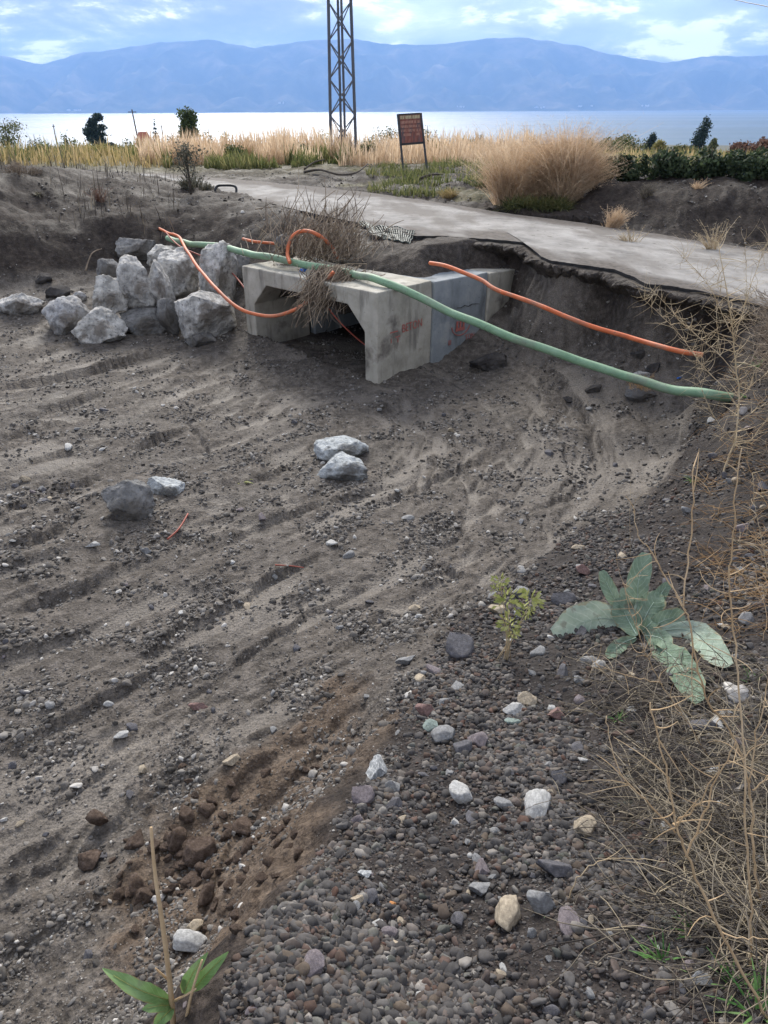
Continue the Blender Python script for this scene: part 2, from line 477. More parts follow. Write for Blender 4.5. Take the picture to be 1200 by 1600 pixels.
def ground_material():
    m = bpy.data.materials.new('ground_soil'); m.use_nodes = True
    t = m.node_tree; b = t.nodes['Principled BSDF']
    tcn = N(t, 'ShaderNodeTexCoord'); P = tcn.outputs['Object']
    def noise(scale, detail=8.0, rough=0.65):
        n = N(t, 'ShaderNodeTexNoise', inp={'Scale': scale, 'Detail': detail, 'Roughness': rough}); t.links.new(P, n.inputs[0]); return n.outputs[0]
    def attr(nm):
        a = N(t, 'ShaderNodeAttribute', attribute_name=nm); return a.outputs['Fac']
    def rmp(fac, stops):
        r = ramp(t, stops); t.links.new(fac, r.inputs[0]); return r.outputs[0]
    n_big = noise(1.3, 4); n_mid = noise(14, 5); n_fine = noise(95, 3, 0.7)
    soil = rmp(n_mid, [(0.30, (.019, .0155, .0135)), (0.5, (.037, .030, .026)), (0.72, (.072, .058, .050))])
    mud = rmp(n_mid, [(0.28, (.042, .036, .031)), (0.5, (.097, .085, .074)), (0.72, (.18, .160, .142))])
    silt = rmp(n_fine, [(0.3, (.125, .109, .093)), (0.7, (.185, .164, .142))])
    bank = rmp(n_mid, [(0.3, (.020, .017, .016)), (0.5, (.036, .031, .029)), (0.75, (.068, .058, .053))])
    brown = rmp(n_mid, [(0.3, (.058, .042, .031)), (0.5, (.100, .075, .056)), (0.75, (.155, .12, .092))])
    grass = rmp(n_mid, [(0.3, (.055, .062, .028)), (0.5, (.12, .11, .055)), (0.75, (.21, .17, .095))])
    c = mixrgb(t, attr('mud'), soil, mud)
    c = mixrgb(t, attr('silt'), c, silt)
    c = mixrgb(t, attr('bank'), c, bank)
    c = mixrgb(t, attr('brown'), c, brown)
    c = mixrgb(t, attr('green'), c, grass)
    # fine grain and blotches of damp
    c = mixrgb(t, 1.0, c, rmp(n_fine, [(0.25, (.55, .55, .55)), (0.5, (1, 1, 1)), (0.75, (1.5, 1.48, 1.45))]), 'MULTIPLY')
    c = mixrgb(t, 1.0, c, rmp(n_big, [(0.3, (.74, .73, .73)), (0.7, (1.18, 1.18, 1.17))]), 'MULTIPLY')
    # pale grit specks
    vo = N(t, 'ShaderNodeTexVoronoi', inp={'Scale': 55.0}); t.links.new(P, vo.inputs['Vector'])
    sp = rmp(vo.outputs['Distance'], [(0.10, (1, 1, 1)), (0.26, (0, 0, 0))])
    sel = N(t, 'ShaderNodeSeparateColor'); t.links.new(vo.outputs['Color'], sel.inputs[0])
    pick = rmp(sel.outputs[0], [(0.62, (0, 0, 0)), (0.72, (1, 1, 1))])
    spk = mixrgb(t, 1.0, sp, pick, 'MULTIPLY')
    inv = N(t, 'ShaderNodeMath', operation='MULTIPLY_ADD'); inv.inputs[1].default_value = -0.5; inv.inputs[2].default_value = 0.5
    t.links.new(attr('silt'), inv.inputs[0])
    gm = N(t, 'ShaderNodeMath', operation='MULTIPLY_ADD', use_clamp=True); gm.inputs[1].default_value = .8; gm.inputs[2].default_value = .2; t.links.new(attr('mud'), gm.inputs[0])
    sp0 = N(t, 'ShaderNodeMath', operation='MULTIPLY'); t.links.new(spk, sp0.inputs[0]); t.links.new(inv.outputs[0], sp0.inputs[1])
    spf = N(t, 'ShaderNodeMath', operation='MULTIPLY'); t.links.new(sp0.outputs[0], spf.inputs[0]); t.links.new(gm.outputs[0], spf.inputs[1])
    c = mixrgb(t, spf.outputs[0], c, (.30, .285, .265))
    t.links.new(c, b.inputs['Base Color'])
    rr = rmp(n_big, [(0.35, (.66, .66, .66)), (0.65, (.95, .95, .95))])
    rr = mixrgb(t, attr('silt'), rr, (.62, .62, .62))
    t.links.new(rr, b.inputs['Roughness'])
    sm = N(t, 'ShaderNodeMath', operation='MULTIPLY_ADD'); sm.inputs[1].default_value = .12; sm.inputs[2].default_value = .12
    t.links.new(attr('silt'), sm.inputs[0]); t.links.new(sm.outputs[0], b.inputs['Specular IOR Level'])
    b1 = N(t, 'ShaderNodeBump', inp={'Strength': 0.9, 'Distance': 0.02}); t.links.new(n_mid, b1.inputs['Height'])
    b2 = N(t, 'ShaderNodeBump', inp={'Strength': 0.9, 'Distance': 0.006}); t.links.new(n_fine, b2.inputs['Height']); t.links.new(b1.outputs[0], b2.inputs['Normal'])
    b3 = N(t, 'ShaderNodeBump', inp={'Strength': 0.6, 'Distance': 0.008}); b3.invert = True; t.links.new(vo.outputs['Distance'], b3.inputs['Height']); t.links.new(b2.outputs[0], b3.inputs['Normal'])
    t.links.new(b3.outputs[0], b.inputs['Normal'])
    MATS['ground'] = m
    return m
ground_material()

def stain(dark, scale, lo, hi, amount=0.8, stretch=None):
    def f(t, vec, col):
        v = vec
        if stretch:
            mpn = N(t, 'ShaderNodeMapping'); mpn.inputs['Scale'].default_value = stretch
            t.links.new(vec, mpn.inputs[0]); v = mpn.outputs[0]
        n = N(t, 'ShaderNodeTexNoise', inp={'Scale': scale, 'Detail': 6.0, 'Roughness': 0.6}); t.links.new(v, n.inputs[0])
        r = ramp(t, [(lo, (0, 0, 0)), (hi, (amount,) * 3)]); t.links.new(n.outputs[0], r.inputs[0])
        return mixrgb(t, r.outputs[0], col, dark)
    return f
def multi(*fs):
    def f(t, vec, col):
        for g in fs: col = g(t, vec, col)
        return col
    return f
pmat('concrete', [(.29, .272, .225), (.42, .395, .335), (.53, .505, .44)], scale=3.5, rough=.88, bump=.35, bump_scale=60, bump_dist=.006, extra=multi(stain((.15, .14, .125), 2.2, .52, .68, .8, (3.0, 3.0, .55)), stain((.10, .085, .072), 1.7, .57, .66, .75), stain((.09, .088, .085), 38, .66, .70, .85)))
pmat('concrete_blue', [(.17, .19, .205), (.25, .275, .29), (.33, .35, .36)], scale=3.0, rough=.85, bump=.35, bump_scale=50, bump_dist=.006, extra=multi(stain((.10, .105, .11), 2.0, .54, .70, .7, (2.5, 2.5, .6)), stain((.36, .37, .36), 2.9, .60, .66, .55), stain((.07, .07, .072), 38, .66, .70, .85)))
def road_dirt(t, vec, col):
    a = N(t, 'ShaderNodeAttribute', attribute_name='dirt')
    n = N(t, 'ShaderNodeTexNoise', inp={'Scale': 16.0, 'Detail': 6.0}); t.links.new(vec, n.inputs[0])
    r = ramp(t, [(.3, (.06, .05, .043)), (.7, (.135, .116, .10))]); t.links.new(n.outputs[0], r.inputs[0])
    return mixrgb(t, a.outputs['Fac'], col, r.outputs[0])
pmat('asphalt', [(.16, .152, .142), (.265, .252, .236), (.35, .335, .315)], scale=2.6, rough=.92, bump=.25, bump_scale=70, bump_dist=.006, extra=multi(stain((.13, .115, .10), 1.1, .46, .62, .8, (1.6, .6, 1)), stain((.34, .325, .30), 2.3, .58, .66, .5, (.5, 1.3, 1)), stain((.07, .06, .052), 9, .62, .68, .7), road_dirt))
pmat('asphalt_edge', [(.025, .025, .027), (.06, .058, .056)], scale=14, bump=.6, bump_scale=50, bump_dist=.01)
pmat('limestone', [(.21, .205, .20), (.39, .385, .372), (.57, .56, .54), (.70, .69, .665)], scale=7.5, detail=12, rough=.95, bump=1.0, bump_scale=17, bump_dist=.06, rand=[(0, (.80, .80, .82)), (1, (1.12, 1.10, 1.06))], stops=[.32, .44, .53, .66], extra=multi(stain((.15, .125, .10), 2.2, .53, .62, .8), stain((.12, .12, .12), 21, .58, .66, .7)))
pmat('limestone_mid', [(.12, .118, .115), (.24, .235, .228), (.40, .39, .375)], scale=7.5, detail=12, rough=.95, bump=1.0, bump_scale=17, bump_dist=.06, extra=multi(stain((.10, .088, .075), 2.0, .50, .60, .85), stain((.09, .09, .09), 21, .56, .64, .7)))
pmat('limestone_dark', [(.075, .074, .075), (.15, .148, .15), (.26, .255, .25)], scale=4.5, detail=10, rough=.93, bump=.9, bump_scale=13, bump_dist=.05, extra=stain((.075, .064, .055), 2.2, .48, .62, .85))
pmat('white_rock', [(.30, .315, .32), (.52, .545, .55), (.72, .75, .75)], scale=9, detail=12, rough=.95, bump=1.0, bump_scale=20, bump_dist=.06, extra=multi(stain((.10, .09, .078), 3.0, .50, .60, .85), stain((.20, .21, .21), 24, .56, .64, .6)))
PEB_ = [(0.0, (.10, .10, .105)), (.22, (.16, .16, .165)), (.40, (.23, .225, .225)), (.55, (.30, .30, .30)), (.68, (.20, .165, .15)), (.78, (.27, .225, .18)), (.86, (.46, .45, .43)), (.92, (.24, .14, .11)), (.955, (.17, .20, .18)), (1.0, (.66, .64, .61))]
PEB = [(p, tuple(v * k_ for v, k_ in zip(c, (.36, .338, .322)))) for p, c in PEB_]
pmat('pebble', [(.62, .62, .62), (1, 1, 1), (1.3, 1.3, 1.28)], scale=1.6, rough=.85, spec=.2, rand=PEB)
PEBM = [(p, tuple(v * 0.8 + .02 for v in c)) for p, c in PEB]
pmat('grit', [(.62, .62, .62), (1, 1, 1), (1.3, 1.28, 1.25)], scale=1.6, rough=.9, rand=[(0, (.052, .047, .042)), (.35, (.098, .089, .080)), (.7, (.15, .137, .124)), (.93, (.22, .206, .188)), (1, (.46, .44, .41))])
pmat('clod', [(.075, .050, .036), (.15, .104, .077), (.24, .178, .14)], scale=6, rough=.97, bump=1, bump_scale=20, bump_dist=.03, coords='Object')
pmat('dark_clod', [(.022, .02, .02), (.05, .045, .043), (.09, .082, .076)], scale=6, rough=.97, bump=1, bump_scale=20, bump_dist=.03)
pmat('green_pipe', [(.16, .285, .165), (.205, .34, .21), (.25, .375, .25)], scale=5, rough=.6, spec=.35, extra=multi(stain((.20, .185, .16), 3.0, .48, .66, .55), stain((.10, .09, .08), 22, .60, .70, .6)))
pmat('orange_pipe', [(.50, .115, .04), (.62, .155, .06), (.66, .22, .11)], scale=6, rough=.6, spec=.3, extra=multi(stain((.26, .17, .125), 4, .48, .66, .6), stain((.13, .09, .075), 26, .60, .70, .6)))
pmat('red_cable', [(.26, .06, .04), (.38, .10, .07)], scale=9, rough=.6)
pmat('black_metal', [(.018, .02, .022), (.045, .045, .05)], scale=9, rough=.5)
pmat('steel_tower', [(.085, .095, .12), (.13, .145, .175)], scale=2, rough=.6, spec=.5)
pmat('sign_rust', [(.10, .045, .036), (.19, .07, .052), (.26, .11, .085)], scale=7, rough=.85, stretch=(3, 1, .6), extra=stain((.09, .075, .08), 3, .5, .64, .85))
pmat('sign_letter', [(.30, .14, .10), (.44, .26, .19)], scale=12, rough=.9)
pmat('sign_letter_pale', [(.40, .35, .20), (.55, .50, .32)], scale=12, rough=.9)
pmat('red_paint', [(.34, .10, .085), (.45, .14, .115), (.30, .20, .175)], scale=26, rough=.9)
pmat('straw', [(.36, .235, .12), (.50, .34, .185), (.62, .46, .28)], scale=5, rough=.8, island=.5, trans=.5)
pmat('tan_stem', [(.32, .215, .115), (.45, .32, .185), (.56, .43, .28)], scale=8, rough=.75)
pmat('pale_stem', [(.36, .27, .16), (.52, .41, .26), (.62, .52, .36)], scale=8, rough=.75)
pmat('dead_grass', [(.045, .038, .033), (.095, .08, .066), (.20, .17, .125), (.34, .28, .19)], scale=6, rough=.85, island=.75, stops=[.15, .4, .65, .9])
pmat('brush', [(.11, .082, .06), (.24, .185, .135), (.42, .34, .25)], scale=6, rough=.85, island=.7, stops=[.2, .5, .85])
pmat('dry_field', [(.22, .19, .075), (.40, .31, .145), (.52, .39, .22)], scale=.6, detail=3, rough=.85, island=.7, stops=[.2, .5, .85], trans=.5)
pmat('green_field', [(.075, .095, .03), (.15, .17, .065), (.27, .25, .11)], scale=.6, detail=3, rough=.85, island=.7, stops=[.2, .5, .85], trans=.5)
pmat('tan_bush', [(.46, .325, .205), (.65, .49, .335), (.77, .63, .46)], scale=1.4, detail=3, rough=.85, island=.6, stops=[.2, .5, .85], trans=.5)
def veins(light, brown, amount=.5):
    def f(t, vec, col):
        at = N(t, 'ShaderNodeAttribute', attribute_name='leaf_t'); au = N(t, 'ShaderNodeAttribute', attribute_name='leaf_u')
        def mth(op, a, b=None, c=None):
            m = N(t, 'ShaderNodeMath', operation=op)
            for k, v in enumerate((a, b, c)):
                if v is None: continue
                if hasattr(v, 'is_output'): t.links.new(v, m.inputs[k])
                else: m.inputs[k].default_value = v
            return m.outputs[0]
        ab = mth('ABSOLUTE', au.outputs['Fac'])
        ph = mth('SUBTRACT', mth('MULTIPLY', at.outputs['Fac'], 9.0), mth('MULTIPLY', ab, 1.9))
        nz = N(t, 'ShaderNodeTexNoise', inp={'Scale': 26.0, 'Detail': 3.0}); t.links.new(vec, nz.inputs[0])
        ph = mth('ADD', ph, mth('MULTIPLY', nz.outputs[0], .5))
        tri = mth('ABSOLUTE', mth('SUBTRACT', mth('FRACT', ph), .5))
        r1 = ramp(t, [(.0, (amount,) * 3), (.10, (0, 0, 0))]); t.links.new(tri, r1.inputs[0])
        c = mixrgb(t, r1.outputs[0], col, light)
        ed = mth('ADD', ab, mth('MULTIPLY', mth('SUBTRACT', nz.outputs[0], .5), .8))
        r2 = ramp(t, [(.93, (0, 0, 0)), (1.0, (.7, .7, .7))]); t.links.new(ed, r2.inputs[0])
        c = mixrgb(t, r2.outputs[0], c, brown)
        n2 = N(t, 'ShaderNodeTexNoise', inp={'Scale': 14.0, 'Detail': 6.0}); t.links.new(vec, n2.inputs[0])
        r3 = ramp(t, [(.60, (0, 0, 0)), (.70, (.55, .55, .55))]); t.links.new(n2.outputs[0], r3.inputs[0])
        return mixrgb(t, r3.outputs[0], c, (.16, .14, .115))
    return f
pmat('rosette_leaf', [(.13, .19, .13), (.20, .275, .195), (.30, .375, .285)], scale=9, detail=5, rough=.85, spec=.15, bump=.9, bump_scale=45, bump_dist=.008, island=0, trans=.25, extra=veins((.42, .50, .40), (.30, .25, .15)))
pmat('rosette_pale', [(.26, .34, .26), (.37, .45, .36), (.48, .55, .46)], scale=9, detail=5, rough=.85, spec=.15, bump=.9, bump_scale=45, bump_dist=.008, trans=.25, extra=veins((.60, .66, .57), (.36, .30, .19)))
pmat('leaf_vein', [(.30, .40, .32), (.40, .48, .40)], scale=9, rough=.75)
pmat('green_leaf', [(.10, .19, .055), (.17, .28, .095), (.25, .36, .16)], scale=12, rough=.55, spec=.4, trans=.25, extra=veins((.26, .40, .16), (.28, .22, .08)))
pmat('yellow_leaf', [(.24, .27, .07), (.36, .37, .12), (.46, .46, .20)], scale=20, rough=.7, island=.5, trans=.25)
pmat('green_blade', [(.06, .16, .035), (.11, .24, .06), (.18, .30, .10)], scale=10, rough=.6, island=.6, trans=.25)
def foliage(name, a, b, c):
    return pmat(name, [a, b, c], scale=.5, detail=3, rough=.7, island=.8, stops=[.15, .5, .9], trans=.35)
foliage('leaf_dark', (.018, .032, .016), (.045, .070, .034), (.085, .115, .055))
foliage('leaf_mid', (.035, .055, .016), (.080, .11, .035), (.15, .18, .065))
foliage('leaf_olive', (.055, .065, .022), (.12, .135, .055), (.20, .21, .10))
foliage('leaf_yellow', (.17, .15, .04), (.29, .26, .08), (.40, .36, .14))
foliage('leaf_rust', (.085, .045, .035), (.17, .095, .07), (.27, .165, .115))
foliage('leaf_pine', (.012, .026, .022), (.03, .052, .042), (.055, .085, .065))
foliage('leaf_grey', (.06, .065, .05), (.13, .125, .09), (.24, .21, .155))
pmat('bark', [(.05, .04, .032), (.11, .09, .07)], scale=12, rough=.95, bump=.5, bump_scale=30)
pmat('mountain', [(.03, .04, .03), (.11, .105, .075), (.28, .23, .165)], scale=.0024, detail=9, rough=1.0, spec=0)
pmat('roof_red', [(.38, .12, .08), (.50, .18, .12)], scale=2, rough=.85)
pmat('plaster', [(.55, .50, .46), (.68, .63, .58)], scale=2, rough=.9)
pmat('white_sheet', [(.66, .67, .68), (.80, .80, .80)], scale=2, rough=.7)
pmat('glass_dark', [(.02, .025, .03), (.04, .045, .05)], scale=2, rough=.15)
pmat('netting', [(.035, .05, .045), (.075, .095, .085)], scale=9, rough=.6)
pmat('plastic_pale', [(.30, .28, .26), (.45, .43, .40)], scale=9, rough=.5)
pmat('blue_plastic', [(.03, .12, .42), (.05, .18, .55)], scale=9, rough=.45)

# ------------------------------------------------------------------ object helpers
def tag(o, label=None, cat=None, group=None, kind=None):
    if label: o['label'] = label
    if cat: o['category'] = cat
    if group: o['group'] = group
    if kind: o['kind'] = kind
    return o
def mesh_from(name, V, Fc, mat=None, smooth=False):
    me = bpy.data.meshes.new(name)
    V = np.asarray(V, float)
    if isinstance(Fc, np.ndarray):
        k = Fc.shape[1]
        me.vertices.add(len(V)); me.vertices.foreach_set('co', V.ravel())
        me.loops.add(Fc.size); me.loops.foreach_set('vertex_index', Fc.ravel().astype(np.int32))
        me.polygons.add(len(Fc)); me.polygons.foreach_set('loop_start', np.arange(0, Fc.size, k, dtype=np.int32))
        me.update(calc_edges=True)
    else:
        me.from_pydata([tuple(v) for v in V], [], Fc)
    if mat: me.materials.append(MATS[mat])
    if smooth:
        me.polygons.foreach_set('use_smooth', np.ones(len(me.polygons), bool))
    me.update()
    return me
def link(name, me, parent=None, loc=(0, 0, 0), rot=None, scale=None):
    o = bpy.data.objects.new(name, me)
    o.location = loc
    if rot is not None: o.rotation_euler = rot
    if scale is not None: o.scale = scale if hasattr(scale, '__len__') else (scale,) * 3
    if parent: o.parent = parent
    COL.objects.link(o)
    return o
def empty(name, loc, rz=0):
    o = bpy.data.objects.new(name, None)
    o.location = loc; o.rotation_euler = (0, 0, rz); o.empty_display_size = .1
    COL.objects.link(o)
    return o
class MB:
    """collects tubes, boxes and blades into one mesh"""
    def __init__(s):
        s.V = []; s.F = []
    def tube(s, pts, r0, r1=None, sides=6, cap=True, radii=None):
        P = [Vector(p) for p in pts]
        n = len(P)
        if r1 is None: r1 = r0
        b0 = len(s.V)
        up = None
        for i, p in enumerate(P):
            tg = (P[min(i + 1, n - 1)] - P[max(i - 1, 0)])
            if tg.length < 1e-9: tg = Vector((0, 0, 1))
            tg.normalize()
            if up is None:
                up = tg.orthogonal().normalized()
            else:
                up = (up - tg * up.dot(tg))
                up = up.normalized() if up.length > 1e-6 else tg.orthogonal().normalized()
            w = tg.cross(up)
            r = radii[i] if radii is not None else r0 + (r1 - r0) * i / max(1, n - 1)
            for k in range(sides):
                a = 2 * math.pi * k / sides
                s.V.append(p + up * (math.cos(a) * r) + w * (math.sin(a) * r))
        for i in range(n - 1):
            for k in range(sides):
                a = b0 + i * sides + k; b = b0 + i * sides + (k + 1) % sides
                s.F.append((a, b, b + sides, a + sides))
        if cap:
            s.F.append(tuple(b0 + k for k in range(sides))[::-1])
            s.F.append(tuple(b0 + (n - 1) * sides + k for k in range(sides)))
        return s
    def box(s, c, size, M=None):
        b0 = len(s.V)
        for sx in (-.5, .5):
            for sy in (-.5, .5):
                for sz in (-.5, .5):
                    v = Vector((sx * size[0], sy * size[1], sz * size[2]))
                    if M is not None: v = M @ v
                    s.V.append(v + Vector(c))
        for f in ((0, 1, 3, 2), (4, 6, 7, 5), (0, 4, 5, 1), (2, 3, 7, 6), (0, 2, 6, 4), (1, 5, 7, 3)):
            s.F.append(tuple(b0 + i for i in f))
        return s
    def bar(s, a, b, w, d):
        a = Vector(a); b = Vector(b); ax = (b - a)
        L = ax.length; q = ax.to_track_quat('Z', 'Y').to_matrix()
        return s.box((a + b) / 2, (w, d, L), q)
    def mesh(s, name, mat, smooth=False):
        return mesh_from(name, s.V, s.F, mat, smooth)
def catmull(pts, k=6):
    P = [Vector(p) for p in pts]
    out = []
    for i in range(len(P) - 1):
        p0 = P[max(i - 1, 0)]; p1 = P[i]; p2 = P[i + 1]; p3 = P[min(i + 2, len(P) - 1)]
        for j in range(k):
            t = j / k
            out.append(0.5 * ((2 * p1) + (p2 - p0) * t + (2 * p0 - 5 * p1 + 4 * p2 - p3) * t * t + (3 * p1 - p0 - 3 * p2 + p3) * t ** 3))
    out.append(P[-1])
    return out
def rock_data(seed, sub=3, planes=14, rough=0.06, flat=(1, 1, 1), round_=0.0, dr=(.55, .88)):
    r = random.Random(seed)
    bm = bmesh.new()
    bmesh.ops.create_icosphere(bm, subdivisions=sub, radius=1.0)
    pl = []
    for i in range(planes):
        n = Vector((r.gauss(0, 1), r.gauss(0, 1), r.gauss(0, 1))).normalized()
        pl.append((n, r.uniform(*dr)))
    off = Vector((r.uniform(-50, 50), r.uniform(-50, 50), r.uniform(-50, 50)))
    for v in bm.verts:
        c = v.co.copy()
        for n, d in pl:
            e = c.dot(n) - d
            if e > 0: c -= n * e * (1 - round_)
        nn = mnoise.fractal(c * 2.2 + off, 0.9, 2.1, 4)
        n2 = mnoise.noise(c * 7 + off)
        n3 = abs(mnoise.noise(c * 4.3 - off)) + .5 * abs(mnoise.noise(c * 15 - off)) if sub > 3 else 0
        v.co = c * (1 + rough * nn + rough * 0.35 * n2 - rough * .75 * n3)
    for v in bm.verts:
        v.co = Vector((v.co.x * flat[0], v.co.y * flat[1], v.co.z * flat[2]))
    V = np.array([v.co for v in bm.verts]); Fc = [tuple(v.index for v in f.verts) for f in bm.faces]
    bm.free()
    V -= (V.max(0) + V.min(0)) / 2
    V /= (V.max(0) - V.min(0)).max() / 2
    return V, np.array(Fc)

# ================================================================== SETTING
# ------------------------------------------------------------------ ground
ii, jj = np.meshgrid(np.arange(nR - 1), np.arange(nT - 1), indexing='ij')
a = (ii * nT + jj).ravel()
quads = np.stack([a, a + nT, a + nT + 1, a + 1], 1)[:, ::-1]
gme = mesh_from('ground', np.stack([GX, GY, GZ], 1), quads, 'ground', True)
for nm, arr in (('bank', m_bank), ('brown', m_brown), ('silt', m_silt), ('mud', m_mud), ('green', m_green)):
    at = gme.attributes.new(nm, 'FLOAT', 'POINT'); at.data.foreach_set('value', arr.astype(np.float32))
ground = tag(link('ground', gme), 'dark grey volcanic mud and gravel ground of the washed out stream', kind='structure')

# ------------------------------------------------------------------ lake
def lake():
    m = bpy.data.materials.new('lake_water'); m.use_nodes = True
    t = m.node_tree; b = t.nodes['Principled BSDF']
    b.inputs['Base Color'].default_value = (.055, .10, .135, 1)
    b.inputs['Roughness'].default_value = .16
    b.inputs['IOR'].default_value = 1.33
    tcn = N(t, 'ShaderNodeTexCoord')
    n1 = N(t, 'ShaderNodeTexNoise', inp={'Scale': .35, 'Detail': 4.0}); t.links.new(tcn.outputs['Object'], n1.inputs[0])
    bb = N(t, 'ShaderNodeBump', inp={'Strength': .5, 'Distance': .2}); t.links.new(n1.outputs[0], bb.inputs['Height'])
    mpn = N(t, 'ShaderNodeMapping'); mpn.inputs['Scale'].default_value = (.0006, .0022, 1); t.links.new(tcn.outputs['Object'], mpn.inputs[0])
    n2 = N(t, 'ShaderNodeTexNoise', inp={'Scale': 1.0, 'Detail': 5.0}); t.links.new(mpn.outputs[0], n2.inputs[0])
    r2 = ramp(t, [(.38, (.36, .36, .36)), (.62, (.50, .50, .50))]); t.links.new(n2.outputs[0], r2.inputs[0])
    t.links.new(r2.outputs[0], b.inputs['Roughness'])
    t.links.new(bb.outputs[0], b.inputs['Normal'])
    MATS['lake'] = m
    me = mesh_from('lake', [(-9000, 900, -50), (9000, 900, -50), (9000, 12500, -50), (-9000, 12500, -50)], [(0, 1, 2, 3)], 'lake')
    tag(link('lake', me), 'wide pale blue lake shining below the mountains', kind='structure')
lake()

# ------------------------------------------------------------------ mountains across the lake
def mountains():
    prof = [(-1500, 90), (-700, 70), (-300, 95), (-120, 70), (0, 86), (30, 94), (62, 101), (100, 89), (125, 82), (200, 73), (260, 64), (330, 60), (400, 74), (430, 69), (480, 62), (520, 60), (580, 64), (650, 70), (700, 68), (760, 60), (830, 58), (900, 70), (960, 84), (1040, 97), (1085, 90), (1120, 86), (1200, 85), (1350, 78), (1600, 95), (2400, 80)]
    D0 = 9000.0; D1 = 11300.0
    nu, nv = 420, 60
    pxs = np.linspace(-1500, 2400, nu)
    pys = np.interp(pxs, [p[0] for p in prof], [p[1] for p in prof])
    V = np.zeros((nv, nu, 3))
    for i in range(nu):
        top = at_y(pxs[i], pys[i], D1)
        h = top[2] + 50
        x = top[0]
        for j in range(nv):
            v = j / (nv - 1)
            V[j, i] = (x * (D0 + (D1 - D0) * min(v * 1.15, 1.15)) / D1, D0 + (D1 - D0) * v * 1.15, 0)
            rise = min(v / 0.87, 1.0)
            V[j, i, 2] = -52 + h * (0.12 * rise + 0.88 * rise ** 1.35) if v <= 0.87 else -50 + h * (1 - (v - .87) * 4)
    x = V[..., 0].ravel(); y = V[..., 1].ravel()
    rid = 1 - np.abs(fbm(x / 900, y / 1500, 5)) * 2.2
    vv = np.repeat(np.linspace(0, 1, nv), nu)
    env = np.sin(np.clip(vv / 0.87, 0, 1) * math.pi) ** 0.8
    z = V[..., 2].ravel() + env * (rid - .6) * 270 + (fbm(x / 260, y / 260, 3) * 22) * sstep(0.02, .2, vv)
    V = np.stack([x, y, z], 1)
    ii, jj = np.meshgrid(np.arange(nv - 1), np.arange(nu - 1), indexing='ij')
    a = (ii * nu + jj).ravel()
    q = np.stack([a, a + 1, a + nu + 1, a + nu], 1)
    me = mesh_from('mountains', V, q, 'mountain', True)
    tag(link('mountains', me), 'hazy blue mountain range across the lake', kind='structure')
mountains()

# ------------------------------------------------------------------ haze
def haze():
    m = bpy.data.materials.new('haze_air'); m.use_nodes = True
    t = m.node_tree
    for n in list(t.nodes):
        t.nodes.remove(n)
    o = N(t, 'ShaderNodeOutputMaterial')
    v = N(t, 'ShaderNodeVolumePrincipled')
    v.inputs['Color'].default_value = (.30, .53, .98, 1)
    v.inputs['Density'].default_value = 1.0e-4
    v.inputs['Anisotropy'].default_value = 0.2
    t.links.new(v.outputs[0], o.inputs['Volume'])
    mb = MB().box((0, 6500, 425), (24000, 14000, 956))
    MATS['haze'] = m
    tag(link('haze', mb.mesh('haze', 'haze')), 'thin blue haze over the lake', kind='stuff')
haze()

# ------------------------------------------------------------------ road
def road():
    def resample(P, n):
        d = np.concatenate([[0], np.cumsum(np.hypot(*(P[1:, :2] - P[:-1, :2]).T))])
        u = np.linspace(0, d[-1], n)
        return np.stack([np.interp(u, d, P[:, k]) for k in range(3)], 1)
    # pair the two edges by index so that the broken near edge keeps its shape
    k = np.concatenate([np.linspace(0, 1, 60, endpoint=False), np.linspace(1, len(road_near) - 1, 420)])
    A = np.stack([np.interp(k, np.arange(len(road_near)), road_near[:, c]) for c in range(3)], 1)
    B = np.stack([np.interp(k, np.arange(len(road_far)), road_far[:, c]) for c in range(3)], 1)
    jag = perlin(A[:, 0] * 2.2, A[:, 1] * 2.2) * .04 + perlin(A[:, 0] * 7, A[:, 1] * 7) * .05 + perlin(A[:, 0] * 23, A[:, 1] * 23) * .02
    dirn = (A - B); dirn /= np.linalg.norm(dirn[:, :2], axis=1)[:, None]; dirn[:, 2] = 0
    A = A + dirn * jag[:, None]
    jf = perlin(B[:, 0] * 1.2, B[:, 1] * 1.2) * .15 + perlin(B[:, 0] * 6, B[:, 1] * 6) * .05
    B = B - dirn * jf[:, None]
    nv = 26
    V = []
    for j in range(nv):
        v = j / (nv - 1)
        P = A * (1 - v) + B * v
        zz = road_z(P[:, 0], P[:, 1]) + 0.010 * perlin(P[:, 0] * .9, P[:, 1] * .9) + .004 * perlin(P[:, 0] * 4, P[:, 1] * 4) - 0.02 * (2 * v - 1) ** 2
        zz = zz + (-.035 if j == nv - 1 else 0)
        P = P.copy(); P[:, 2] = zz
        V.append(P)
    low = V[0].copy(); low[:, 2] -= 0.075; low[:, :2] += (B - A)[:, :2] * .004
    n = len(k)
    top = np.concatenate(V)
    ii, jj = np.meshgrid(np.arange(nv - 1), np.arange(n - 1), indexing='ij')
    a = (ii * n + jj).ravel()
    q = np.stack([a, a + 1, a + n + 1, a + n], 1)
    me = mesh_from('road', top, q, 'asphalt', True)
    vv = np.repeat(np.linspace(0, 1, nv), n)
    tx, ty = top[:, 0], top[:, 1]
    edge = np.maximum(sstep(.30, .0, vv) * .75, sstep(.62, 1.0, vv) * 1.1)
    dirt = sstep(.30, .75, edge + .75 * fbm(tx * .9, ty * .9, 4) + .5 * sstep(2.0, -3.0, tx) * sstep(.3, .8, vv))
    at = me.attributes.new('dirt', 'FLOAT', 'POINT'); at.data.foreach_set('value', dirt.astype(np.float32))
    r = tag(link('road', me), 'pale grey dusty village road with a broken near edge', kind='structure')
    ev = np.concatenate([V[0], low])
    a = np.arange(n - 1)
    q = np.stack([a, a + n, a + n + 1, a + 1], 1)
    link('broken_edge', mesh_from('broken_edge', ev, q, 'asphalt_edge'), r)
road()
